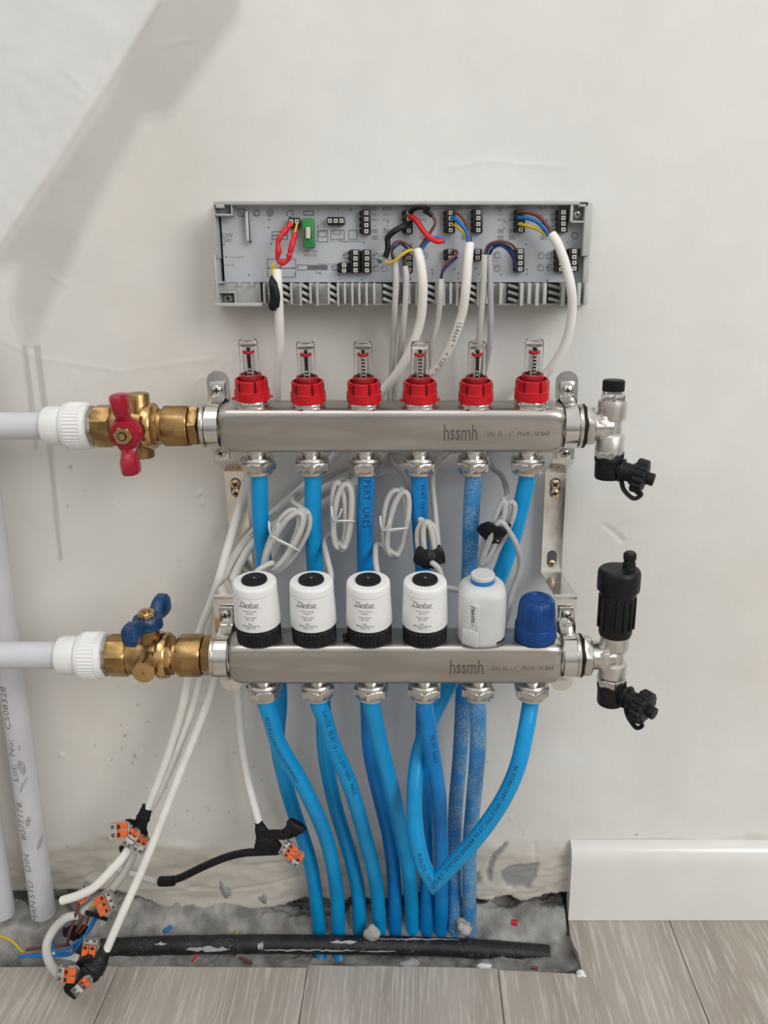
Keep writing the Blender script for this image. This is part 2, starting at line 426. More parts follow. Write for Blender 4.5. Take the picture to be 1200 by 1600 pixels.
    for l in ([(228, 200), (190, 300), (135, 390), (100, 470)], [(372, 505), (365, 560), (300, 600)], [(0, 530), (60, 560), (190, 580), (330, 560)], [(700, 262), (760, 252), (880, 262)], [(1010, 800), (960, 820), (930, 840)],
              [(70, 425), (110, 448)], [(250, 70), (300, 60)], [(110, 115), (150, 155), (165, 110)], [(520, 1120), (515, 1200)]):
        w = W2(l)
        for (ax, az), (bx, bz) in zip(w[:-1], w[1:]):
            ex, ez = bx - ax, bz - az; t = np.clip(((X - ax) * ex + (Z - az) * ez) / (ex * ex + ez * ez), 0, 1)
            dd = np.hypot(X + wob * 0.5 - ax - t * ex, Z + wob * 0.5 - az - t * ez); ridge = np.maximum(ridge, sst(0.003, 0, dd))
    Y -= ridge * 0.0005
    crack = np.zeros_like(X)
    for l in ([(255, 1392), (300, 1386), (360, 1390), (420, 1380), (470, 1368)], [(390, 1352), (440, 1345), (480, 1350)], [(742, 1398), (790, 1400), (840, 1394), (889, 1372)], [(800, 1366), (850, 1362), (889, 1350)], [(834, 1318), (836, 1346)],
              [(90, 1380), (130, 1372), (150, 1360)], [(100, 1392), (150, 1388)], [(540, 1350), (600, 1342)], [(944, 820), (975, 845)]):
        w = W2(l)
        for (ax, az), (bx, bz) in zip(w[:-1], w[1:]):
            ex, ez = bx - ax, bz - az; t = np.clip(((X - ax) * ex + (Z - az) * ez) / (ex * ex + ez * ez), 0, 1)
            crack = np.maximum(crack, sst(0.0024, 0.0004, np.hypot(X + wob * 0.6 - ax - t * ex, Z + wob * 0.8 - az - t * ez)))
    Y += crack * 0.0016
    # colours of the coats, with some shade painted in
    base = np.array([0.690, 0.665, 0.618]); cool = np.array([0.735, 0.735, 0.712]); white = np.array([0.725, 0.725, 0.705]); grey = np.array([0.500, 0.488, 0.463])
    warm = np.array([0.58, 0.535, 0.465]); conc = np.array([0.17, 0.165, 0.155]); bareC = np.array([0.30, 0.30, 0.295])
    mixc = lambda C, c, m: C * (1 - m[..., None]) + c * m[..., None]
    C = np.ones(X.shape + (3,)) * base
    cooln = sst(-0.12, 0.18, fbm(X, Z, 2.4, 71) + 0.50 * (X + 0.08) + 0.25 * (Z - 0.65))
    C = mixc(C, cool, cooln)
    shade_behind = sst(0.30, 0.38, Z) * sst(0.60, 0.50, Z) * sst(-0.16, -0.12, X) * sst(0.16, 0.11, X)
    C = mixc(C, np.array([0.50, 0.515, 0.535]), shade_behind * 0.8)  # bluish shade behind the manifolds, painted into the wall colour
    st = fbm(X * 1.5, Z * 0.6, 7, 81) ; C = C * (1 + 0.12 * st[..., None])
    C = mixc(C, grey, bm_); C = mixc(C, grey * 0.93, dm); C = mixc(C, white, cm)
    C = mixc(C, warm, foot * 0.9)
    C = C * (1 - foot[..., None] * (0.10 * sst(0.05, 0.2, np.abs(fbm(X * .5, Z, 40, 83))))[..., None])
    C = mixc(C, bareC, bar_m); C = mixc(C, bareC, speck * 0.7); C = mixc(C, np.array([0.72, 0.71, 0.69]), dot * 0.8)
    cn = np.clip(fbm(X, Z, 50, 91) + 0.5, 0, 1)
    C = mixc(C, conc, below); C = np.where(below[..., None] > 0.5, C * (0.65 + 0.8 * cn[..., None]), C)
    v = np.stack([X, Y, Z], -1).reshape(-1, 3)
    idx = np.arange(nx * nz).reshape(nz, nx)
    q = np.stack([idx[:-1, :-1], idx[:-1, 1:], idx[1:, 1:], idx[1:, :-1]], -1).reshape(-1, 4)
    me = bpy.data.meshes.new('wall_back')
    me.vertices.add(len(v)); me.vertices.foreach_set('co', v.ravel().astype(np.float32))
    me.loops.add(q.size); me.loops.foreach_set('vertex_index', q.ravel().astype(np.int32))
    me.polygons.add(len(q)); me.polygons.foreach_set('loop_start', (np.arange(len(q)) * 4).astype(np.int32))
    me.update(calc_edges=True)
    me.polygons.foreach_set('use_smooth', np.ones(len(q), bool))
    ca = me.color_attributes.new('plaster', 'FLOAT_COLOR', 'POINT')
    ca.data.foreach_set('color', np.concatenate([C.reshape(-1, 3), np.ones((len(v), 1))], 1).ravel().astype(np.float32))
    m = bpy.data.materials.new('plaster_wall'); m.use_nodes = True; n = m.node_tree.nodes; l = m.node_tree.links; b = n['Principled BSDF']
    b.inputs['Roughness'].default_value = 0.62; b.inputs['Specular IOR Level'].default_value = 0.3
    a = n.new('ShaderNodeAttribute'); a.attribute_name = 'plaster'
    t = n.new('ShaderNodeTexCoord'); n1 = n.new('ShaderNodeTexNoise'); n1.inputs['Scale'].default_value = 26; n1.inputs['Detail'].default_value = 8
    l.new(t.outputs['Object'], n1.inputs['Vector'])
    r = n.new('ShaderNodeMapRange'); r.inputs['To Min'].default_value = 0.95; r.inputs['To Max'].default_value = 1.05; l.new(n1.outputs['Fac'], r.inputs['Value'])
    mm = n.new('ShaderNodeMixRGB'); mm.blend_type = 'MULTIPLY'; mm.inputs[0].default_value = 1; l.new(a.outputs['Color'], mm.inputs[1]); l.new(r.outputs[0], mm.inputs[2]); l.new(mm.outputs[0], b.inputs['Base Color'])
    mpn = n.new('ShaderNodeMapping'); mpn.inputs['Scale'].default_value = (1, 1, 0.35); mpn.inputs['Rotation'].default_value = (0, 0.5, 0); l.new(t.outputs['Object'], mpn.inputs[0])
    n2 = n.new('ShaderNodeTexNoise'); n2.inputs['Scale'].default_value = 120; n2.inputs['Detail'].default_value = 6; l.new(mpn.outputs[0], n2.inputs['Vector'])
    bp = n.new('ShaderNodeBump'); bp.inputs['Strength'].default_value = 0.16; bp.inputs['Distance'].default_value = 0.002; l.new(n2.outputs['Fac'], bp.inputs['Height']); l.new(bp.outputs[0], b.inputs['Normal'])
    me.materials.append(m)
    o = bpy.data.objects.new('wall_back', me); COL.objects.link(o); struct(o)
build_wall()

# ------------------------------------------------------------------ ground in the open strip between wall and floor boards
def gz(x, y):
    """screed height in the strip"""
    t = min(1, max(0, -y / 0.045)); z = (0.014 if x > -0.08 else 0.004 if x > -0.12 else 0.004) * (1 - t) ** 1.5 - 0.026 * min(1, t * 1.2)
    if x > 0.06: z += 0.010 * min(1, (x - 0.06) / 0.03)
    if x < -0.15: z += 0.006 * min(1, (-0.15 - x) / 0.03)
    return z
def build_ground():
    xs = np.arange(-1.2, 0.50, 0.0022); ys = np.arange(-0.14, 0.045, 0.0022)
    X, Yv = np.meshgrid(xs, ys)
    base = np.vectorize(gz)(X, Yv)
    Zv = base + fbm(X, Yv, 30, 5) * 0.016 + fbm(X, Yv, 120, 8) * 0.006 - 0.016 * sst(-0.012, 0.004, Yv) * sst(-0.25, -0.10, X) + np.clip(fbm(X, Yv * 1.5, 45, 15), 0, 1) * 0.024 * sst(-0.035, -0.005, Yv)
    # mounds of cement round the feet of the grey pipes
    for px_, py_ in ((69, 1432), (8, 1432)):
        p = at(px_, py_, -0.03); Zv = np.maximum(Zv, (p.z + 0.004) * np.ones_like(X) - 4.0 * np.maximum(0, np.hypot(X - p.x, Yv + 0.03) - 0.024) ** 1.4 * 3)
    Zv = np.where((X > 0.186) | ((X > 0.176) & (Yv > -0.03)), np.minimum(Zv, -0.011), Zv)
    Zv = np.where(Yv < -0.078, -0.03, Zv)
    nx, nz = len(xs), len(ys)
    mb = MB(); mb.v = [tuple(p) for p in np.stack([X, Yv, Zv], -1).reshape(-1, 3)]
    idx = np.arange(nx * nz).reshape(nz, nx)
    mb.f = [tuple(f) for f in np.stack([idx[:-1, :-1], idx[:-1, 1:], idx[1:, 1:], idx[1:, :-1]], -1).reshape(-1, 4).tolist()]
    m = mat('raw_screed', (0.17, 0.165, 0.155), 0.9, 0, 0.2, 40, 1.0, 260, col2=(0.40, 0.39, 0.37), thr=(0.35, 0.7), dust=0.25, dustcol=(0.55, 0.54, 0.52))
    o = obj('floor_screed', mb, m, None, angle=60); struct(o)
build_ground()

# ------------------------------------------------------------------ floor boards
def build_floor():
    m = bpy.data.materials.new('oak_laminate'); m.use_nodes = True; n = m.node_tree.nodes; l = m.node_tree.links; b = n['Principled BSDF']
    b.inputs['Roughness'].default_value = 0.45
    t = n.new('ShaderNodeTexCoord'); at_ = n.new('ShaderNodeAttribute'); at_.attribute_name = 'board'
    ad = n.new('ShaderNodeVectorMath'); ad.operation = 'ADD'; l.new(t.outputs['Object'], ad.inputs[0]); l.new(at_.outputs['Color'], ad.inputs[1])
    mp = n.new('ShaderNodeMapping'); mp.inputs['Scale'].default_value = (1, 0.045, 1); l.new(ad.outputs[0], mp.inputs[0])
    wv = n.new('ShaderNodeTexNoise'); wv.inputs['Scale'].default_value = 6; wv.inputs['Detail'].default_value = 2; l.new(mp.outputs[0], wv.inputs['Vector'])
    ma = n.new('ShaderNodeVectorMath'); ma.operation = 'MULTIPLY_ADD'; l.new(wv.outputs['Color'], ma.inputs[0]); ma.inputs[1].default_value = (0.10, 0.0, 0); l.new(mp.outputs[0], ma.inputs[2])
    g1 = n.new('ShaderNodeTexNoise'); g1.inputs['Scale'].default_value = 260; g1.inputs['Detail'].default_value = 5; g1.inputs['Roughness'].default_value = 0.65; l.new(ma.outputs[0], g1.inputs['Vector'])
    g2 = n.new('ShaderNodeTexNoise'); g2.inputs['Scale'].default_value = 22; g2.inputs['Detail'].default_value = 4; l.new(ma.outputs[0], g2.inputs['Vector'])
    r1 = n.new('ShaderNodeValToRGB'); l.new(g2.outputs['Fac'], r1.inputs[0])
    r1.color_ramp.elements[0].position = 0.32; r1.color_ramp.elements[0].color = (0.31, 0.268, 0.228, 1)
    r1.color_ramp.elements[1].position = 0.70; r1.color_ramp.elements[1].color = (0.46, 0.412, 0.36, 1)
    r2 = n.new('ShaderNodeValToRGB'); l.new(g1.outputs['Fac'], r2.inputs[0])
    r2.color_ramp.elements[0].position = 0.50; r2.color_ramp.elements[0].color = (0, 0, 0, 1); r2.color_ramp.elements[1].position = 0.64; r2.color_ramp.elements[1].color = (1, 1, 1, 1)
    mu = n.new('ShaderNodeMath'); mu.operation = 'MULTIPLY'; mu.inputs[1].default_value = 0.7; l.new(r2.outputs[0], mu.inputs[0])
    mx = n.new('ShaderNodeMixRGB'); l.new(mu.outputs[0], mx.inputs[0]); l.new(r1.outputs[0], mx.inputs[1]); mx.inputs[2].default_value = (0.60, 0.555, 0.50, 1)
    # crumbs of plaster dust
    d1 = n.new('ShaderNodeTexNoise'); d1.inputs['Scale'].default_value = 210; l.new(t.outputs['Object'], d1.inputs['Vector'])
    r3 = n.new('ShaderNodeValToRGB'); r3.color_ramp.elements[0].position = 0.74; r3.color_ramp.elements[1].position = 0.78; l.new(d1.outputs['Fac'], r3.inputs[0])
    mx2 = n.new('ShaderNodeMixRGB'); l.new(r3.outputs[0], mx2.inputs[0]); l.new(mx.outputs[0], mx2.inputs[1]); mx2.inputs[2].default_value = (0.7, 0.68, 0.65, 1)
    l.new(mx2.outputs[0], b.inputs['Base Color'])
    bp = n.new('ShaderNodeBump'); bp.inputs['Strength'].default_value = 0.35; bp.inputs['Distance'].default_value = 0.001; l.new(g1.outputs['Fac'], bp.inputs['Height']); l.new(bp.outputs[0], b.inputs['Normal'])
    def fx(px_, py_):  # floor-level point
        d = Vector(((px_ - PX) / F, 0, 0)) + UP * (-(py_ - 800) / F) + FW
        return Vector((0, -D, H)) + d * (-H / d.z)
    sx = [-1.158, -0.950, -0.742, -0.534, -0.327, -0.119, 0.0895, 0.2975, 0.5055, 0.7135, 0.9215]
    ends = {-0.534: (1512, 1510), -0.327: (1510, 1512), -0.119: (1508, 1513), 0.0895: (1515, 1520)}
    mb = MB(); cols = []
    def board(ol, k):
        n0 = len(mb.v); mb.extr(ol, -0.010, 0.0, None, 0.0006, 1); cols.extend([(k * 1.37 % 3, k * 0.71, 0)] * (len(mb.v) - n0))
    for i in range(len(sx) - 1):
        a, b_ = sx[i] + 0.0004, sx[i + 1] - 0.0004
        if a > 0.28: board([(a, -2.2), (b_, -2.2), (b_, -0.004), (a, -0.004)], i)
        elif abs(a - 0.0899) < 0.01:
            e0 = fx(783, 1515); e1 = fx(890, 1521); e2 = fx(912, 1523)
            c1 = fx(903, 1490); c2 = fx(893, 1466); c3 = fx(888, 1437)
            board([(a, -2.2), (b_, -2.2), (b_, -0.004), (c3.x + 0.001, -0.004), (c3.x, c3.y), (c2.x - 0.001, c2.y), (c1.x, c1.y), (e2.x, e2.y), (e1.x, e1.y), (a, e0.y)], i)
        else:
            y0, y1 = ends.get(sx[i], (1510, 1510)); y0 = fx(600, y0).y; y1 = fx(600, y1).y
            ol = [(a, -2.2), (b_, -2.2)]
            for k in range(9): t = k / 8; ol.append((b_ + (a - b_) * t, y1 + (y0 - y1) * t + random.uniform(-0.0006, 0.0006)))
            board(ol, i)
    o = obj('floor', mb, m, None, 30); struct(o)
    me = o.data; ca = me.color_attributes.new('board', 'FLOAT_COLOR', 'POINT')
    ca.data.foreach_set('color', np.array([(*c, 1) for c in cols], np.float32).ravel())
    b2 = MB(); b2.box((0, -1.15, -0.06), (2.4, 2.2, 0.05)); struct(obj('floor_base', b2, CEMENT, None, flat=True))
build_floor()

# ------------------------------------------------------------------ baseboard
def build_baseboard():
    p0 = at(888, 1436, -0.017); zt = at(888, 1318, -0.008).z
    prof = [(-0.001, 0.0006), (-0.017, 0.0006), (-0.0172, zt - 0.024), (-0.0165, zt - 0.016), (-0.0140, zt - 0.008), (-0.0105, zt - 0.0035), (-0.0055, zt - 0.0006), (-0.001, zt)]
    n = 30; vs = []; fs = []; x0 = p0.x; k = len(prof)
    for i in range(n + 1):
        x = x0 + (1.3 - x0) * (i / n) ** 1.3
        for y, z in prof: vs.append((x, y, z))
    for i in range(n):
        for j in range(k): fs.append((i * k + j, i * k + (j + 1) % k, (i + 1) * k + (j + 1) % k, (i + 1) * k + j))
    fs.append(tuple(range(k))); fs.append(tuple(n * k + j for j in range(k))[::-1])
    mb = MB().add(vs, fs)
    m = mat('painted_baseboard', (0.745, 0.735, 0.705), 0.22, 0, 0.015, 20, coat=0.4)
    struct(obj('baseboard_back', mb, m, None, 50))
build_baseboard()

# ================================================================== MANIFOLDS
T8 = math.radians(8)
U = Vector((0, -math.sin(T8), math.cos(T8))); V = Vector((0, -math.cos(T8), -math.sin(T8)))   # bar's own up and front
UB = Vector((-0.0215, -0.072, 0.5978)); LB = Vector((-0.0170, -0.1245, 0.3948))
XA = Vector((1, 0, 0))
def L(c, x, f, u): return c + XA * x + V * f + U * u     # local place on a bar: along, front, up
AH, BD = 0.0205, 0.0188
def bar_mesh(c, x0, x1):
    """rounded rectangular steel bar whose ends close in to round collars"""
    mb = MB(); n = 48; prof = []
    xs = [(x0, 0.0, .80), (x0 + 0.0005, 0.0, .86), (x0 + 0.002, 0.25, .92), (x0 + 0.005, 0.6, .97), (x0 + 0.010, 0.88, 1.0), (x0 + 0.017, 1, 1), (x0 + 0.026, 1, 1),
          (0, 1, 1), (x1 - 0.026, 1, 1), (x1 - 0.017, 1, 1), (x1 - 0.010, 0.88, 1.0), (x1 - 0.005, 0.6, .97), (x1 - 0.002, 0.25, .92), (x1 - 0.0005, 0.0, .86), (x1, 0, .80)]
    vs = []; fs = []
    for x, q, s in xs:
        for k in range(n):
            a = 2 * math.pi * k / n; cs, sn = math.cos(a), math.sin(a)
            ex = 2 + 5.5 * q
            r = 1.0 / ((abs(cs) ** ex + abs(sn) ** ex) ** (1 / ex))
            f = cs * r * BD * s; u = sn * r * AH * s
            vs.append(tuple(L(c, x, f, u)))
    m_ = len(xs)
    for i in range(m_ - 1):
        for k in range(n): a, b = i * n + k, i * n + (k + 1) % n; fs.append((a, b, b + n, a + n))
    fs.append(tuple(range(n))[::-1]); fs.append(tuple((m_ - 1) * n + k for k in range(n)))
    return mb.add(vs, fs)
SX = [(i - 2.5) * 0.05 for i in range(6)]
def serif_hssmh(c, x, f, u, h):
    fn = lambda a, b, z: L(c, x + a, f + z, u + b)
    t = text_mb('hssmh', h, fn, xs=0.60, ext=0.00008, align='LEFT', bold=0.0002)
    w = max((Vector(v) - c).x for v in t.v) - x
    y0 = min((Vector(v) - c).dot(U) for v in t.v)
    for fx_ in (0.035, 0.145, 0.50, 0.625, 0.755, 0.855, 0.97):   # small foot serifs
        t.box((0, 0, 0), (0.0021, 0.0005, 0.00016), Matrix.Translation(Vector((0, 0, 0))) @ fr(L(c, x + w * fx_, f, y0 + 0.0002), V))
    return t
def manifold(name, label, c, xl, xr, dn_txt):
    r = thing(name, label, 'manifold', L(c, 0, 0, 0))
    obj('bar', bar_mesh(c, xl, xr), STEEL, r, 50)
    return r
def nut_stack(c, x, r, slim):
    """nickel neck, hex compression nut and ring under a bar outlet"""
    M = fr(L(c, x, 0, -AH), -U)
    m = MB(); m.lathe([(0.0135, -0.002), (0.0135, 0.0012), (0.0125, 0.002), (0.0088, 0.0025), (0.0088, 0.009)], M, 32)
    n_ = obj('compression_nut', m, CHROME, r)
    m = MB(); m.lathe([(0.0090, 0.0075), (0.0128, 0.0077), (0.0142, 0.0092), (0.0146, 0.0105), (0.0146, 0.0120)], M, 32)
    m.hexa(0.0172, 0.0114, 0.0208, M, 0.0009, rot=random.uniform(0, 1)); m.lathe([(0.0142, 0.0206), (0.0142, 0.0236), (0.0132, 0.0246), (0.0086, 0.0246)], M, 32)
    obj('hex_body', m, NICKEL, n_)
ub = manifold('upper_manifold', 'upper brushed steel manifold bar under the six red flow meters', UB, -0.1560, 0.1555, '')
lb = manifold('lower_manifold', 'lower brushed steel manifold bar below the white actuators', LB, -0.1530, 0.1500, '')
for c, r, lx, dx, rs_ in ((UB, ub, 0.0455, 0.1125, 1), (LB, lb, 0.0468, 0.1130, 2)):
    for x in SX: nut_stack(c, x, r, False)
    t1 = serif_hssmh(c, lx, BD + 0.0001, -0.0005, 0.0205)
    t2 = text_mb('DN  25  - 1"   PN10 - 10 BAR', 0.0062, lambda a, b, z: L(c, dx + a, BD + 0.0001 + z, -0.0012 + b), xs=0.74, align='CENTER')
    obj('engraved_lettering', merge(t1, t2), GROUND_ST, r, flat=True)
    # round end collars and union faces
    for s, x0 in ((-1, -0.156 if r is ub else -0.153), (1, 0.1555 if r is ub else 0.150)):
        M = fr(L(c, x0 - s * 0.004, 0, 0), XA * s)
        m = MB(); m.lathe([(0.0175, 0), (0.0175, 0.0160), (0.0196, 0.0163), (0.0200, 0.0170), (0.0200, 0.0195), (0.0190, 0.0205)], M, 40)
        obj('end_collar', m, NICKEL, r)

# ------------------------------------------------------------------ flow meters
def make_flow_meter(i, raised=0.0):
    base = L(UB, SX[i], 0, AH); M = fr(base, U)
    r = thing('flow_meter', '', 'flow meter', base, 'red flow meters on the upper manifold')
    z0 = 0.0030 + raised
    m = MB(); m.lathe([(0.0150, -0.001), (0.0152, 0.0005), (0.0152, z0 - 0.0006), (0.0140, z0 + 0.001)], M, 36); m.hexa(0.0155, 0.0008, z0 + 0.001, M, 0.0006, n=8)
    obj('threaded_base', m, CHROME, r)
    # red cap: stepped ring with vertical slots
    m = MB(); n = 72; vs = []; fs = []
    ang0 = random.uniform(0, 1)
    slots = [k for k in range(n) if (k % 12) == 0]
    rings = [(0.0152, z0), (0.0157, z0 + 0.0008), (0.0157, z0 + 0.0085), (0.0147, z0 + 0.0092), (0.0143, z0 + 0.0180), (0.0138, z0 + 0.0186), (0.0122, z0 + 0.0186), (0.0118, z0 + 0.012), (0.0085, z0 + 0.0118)]
    for rr, h in rings:
        for k in range(n):
            a = 2 * math.pi * k / n - math.pi / 2 + 0.4
            q = rr
            if k in slots and 0.0145 > rr > 0.0119 and h > z0 + 0.009: q = 0.0121
            if k in slots and abs(rr - 0.0147) < 1e-5: q = 0.0121
            vs.append((q * math.cos(a), q * math.sin(a), h))
    for j in range(len(rings) - 1):
        for k in range(n): a, b = j * n + k, j * n + (k + 1) % n; fs.append((a, b, b + n, a + n))
    m.add(vs, fs, M)
    for s in (1, -1): m.box((s * 0.0158, 0, z0 + 0.0012), (0.005, 0.004, 0.0018), M @ Matrix.Rotation(0.2 + i, 4, 'Z'), 0.0005)
    cap = obj('red_cap', m, RED, r, 30)
    m = MB(); 
    for k in range(6):
        a = 2 * math.pi * (k * 12) / n - math.pi / 2 + 0.4
        m.box((0.01465 * math.cos(a), 0.01465 * math.sin(a), z0 + 0.0110), (0.0006, 0.0009, 0.0120), M @ Matrix.Identity(4))
    obj('slot', m, SLOT, cap, flat=True)
    m = MB(); m.lathe([(0.0090, z0 + 0.012), (0.0096, z0 + 0.0195), (0.0098, z0 + 0.0225), (0.0090, z0 + 0.0232), (0.0080, z0 + 0.0232), (0.0080, z0 + 0.012)], M, 32, False)
    obj('red_collar', m, REDGLASS, r)
    T = z0 + 0.0530
    m = MB(); m.lathe([(0.0083, z0 + 0.012), (0.0080, z0 + 0.024), (0.0080, T - 0.0015), (0.0072, T), (0.0001, T), (0.0001, T - 0.0045), (0.0066, T - 0.005), (0.0068, T - 0.006), (0.0069, z0 + 0.012)], M, 32, False)
    gl = obj('sight_glass', m, GLASS, r, 60)
    m = MB()
    for k in range(13):
        for s in (-1, 1):
            a0 = -math.pi / 2 + s * 0.62 - math.pi * 0
            for j in range(3): m.box((0.0058 * math.cos(a0 + s * j * .16), 0.0058 * math.sin(a0 + s * j * .16), z0 + 0.021 + k * 0.0019), (0.0010, 0.0005, 0.0004), M)
    obj('scale_ticks', m, PRINT, gl, flat=True)
    m = MB(); m.lathe([(0.0055, z0 + 0.02), (0.0055, z0 + 0.044), (0.0048, z0 + 0.0445)], M, 20, False)
    m = MB(); m.lathe([(0.0028, z0 + 0.012), (0.0028, T - 0.009)], M, 16); obj('spindle', m, INNER, gl)
    m = MB(); m.box((0.0004, -0.0034, z0 + 0.031), (0.0030, 0.0012, 0.032), M, 0.0003); m.lathe([(0.0016, T - 0.012), (0.0016, T - 0.006)], M, 12)
    obj('black_rod', m, TERM, gl)
    m = MB()
    for k in range(9 if i in (2, 3, 5) else 4): m.box((0.0004, -0.0042, z0 + 0.019 + k * 0.0030), (0.0020, 0.0004, 0.0011), M)
    obj('white_marks', m, INNER, gl, flat=True)
    m = MB(); m.lathe([(0.0048, T - 0.0118), (0.0050, T - 0.0112), (0.0050, T - 0.0100), (0.0046, T - 0.0095)], M, 20); obj('red_disc', m, REDT, gl)
    return r
fm_lab = ['leftmost red-capped flow meter, above the red valve handle end of the upper bar', 'second red-capped flow meter from the left on the upper bar', 'third red flow meter from the left, next to a thick white cable',
          'fourth red flow meter from the left, in front of the printed white cable', 'fifth red flow meter from the left, second from the right end', 'rightmost red flow meter, raised on a shiny hexagonal base']
for i in range(6):
    r = make_flow_meter(i, 0.0022 if i in (0, 5) else 0.0); r['label'] = fm_lab[i]

# ------------------------------------------------------------------ white actuators
def make_actuator(i):
    base = L(LB, SX[i], 0, AH); M = fr(base, U)
    r = thing('thermal_actuator', '', 'actuator', base, 'white thermal actuators on the lower manifold')
    m = MB(); m.ribbed(0.0192, 0.0007, -0.0006, 0.0135, 34, M, 0.0012); m.lathe([(0.0180, 0.0125), (0.0185, 0.018)], M, 32)
    obj('black_ring', m, BLACK, r, 25)
    m = MB(); m.lathe([(0.0185, 0.0160), (0.0205, 0.0164), (0.0208, 0.0178), (0.0203, 0.0300), (0.0194, 0.0470), (0.0193, 0.0490), (0.0185, 0.0492), (0.0185, 0.0498), (0.0195, 0.0500), (0.0193, 0.0550), (0.0190, 0.0566), (0.0182, 0.0575), (0.0172, 0.0578), (0.0115, 0.0580), (0.0113, 0.0575)], M, 56)
    hs = obj('housing', m, WHITE, r, 50)
    m = MB(); m.lathe([(0.0108, 0.056), (0.0113, 0.0588), (0.0110, 0.0598), (0.0100, 0.0602), (0.0012, 0.0602), (0.0010, 0.0598)], M, 36)
    bt = obj('black_button', m, BLACK, r, 40)
    m = MB(); m.lathe([(0.0012, 0.0602), (0.0014, 0.0606), (0.0008, 0.0608)], M, 12); obj('button_pip', m, PRINTL, bt)
    # lettering bent round the housing
    def fn(yc, sz, a0):
        def g(a, b, z):
            h = yc + b; rr = 0.0203 + (0.0300 - h) * (0.0010 / 0.017) + 0.00012 + z
            q = -math.pi / 2 + a0 + a / 0.0200
            return M @ Vector((rr * math.cos(q), rr * math.sin(q), h))
        return g
    t = text_mb('Danfoss', 0.0074, fn(0.0435, 1, -0.18), xs=0.85, shear=0.5, ext=0.00003, bold=0.0000, space=0.86)
    g_ = fn(0.0435, 1, -0.18)
    sw = [(-0.0105 + 0.0215 * k / 14, -0.0025 + 0.0003 * math.sin(k * .4)) for k in range(15)]
    t.tube([g_(a, b, 0) for a, b in sw], 0.00013, 5); t.tube([g_(-0.0112 + 0.0065 * k / 6, 0.0036 - 0.0012 * (k / 6) ** 2, 0) for k in range(7)], 0.00014, 5)
    small = ['Fußbodenheizung', 'Thermoantrieb', '', '230 V / 50 Hz', 'IP54, NC, 2W', '', 'Stellantrieb', 'Typ: ABN A5 NC', 'DK-6430', 'Made in EU']
    lines = ['Thermal actuator', 'Thermostellantrieb', '', '24V AC/DC 50/60Hz', 'IP54  NC  2W', '', 'Danfoss A/S', '082F 1234', 'T 40  N', '']
    for k, s_ in enumerate(('Lower housing', 'actuator', '', 'TWA-A 230V', 'NC, 2W', '', 'IP41', '88H3110 50/60 Hz', 'M30 x 1.5', '')):
        if s_: t = merge(t, text_mb(s_, 0.0021, fn(0.0378 - k * 0.0021, 1, -0.12), xs=0.95, ext=0.00002))
    obj('lettering', t, PRINT, hs, flat=True)
    m = MB(); m.tube([M @ Vector((0.0, 0.0175, 0.035)), M @ Vector((0, 0.024, 0.035))], 0.004, 12); obj('cable_sleeve', m, WHITE, hs)
    return r, M
ac, _ = make_actuator(0)
ac_lab = ['leftmost white actuator, below a tied coil of grey cable', 'second white actuator from the left on the lower bar', 'third white actuator from the left, dark crumb at its left foot', 'rightmost of the white actuators with black button, below the taped coil']
ac['label'] = ac_lab[0]
for i in (1, 2, 3): dup(ac, L(LB, SX[i], 0, AH), ac_lab[i])

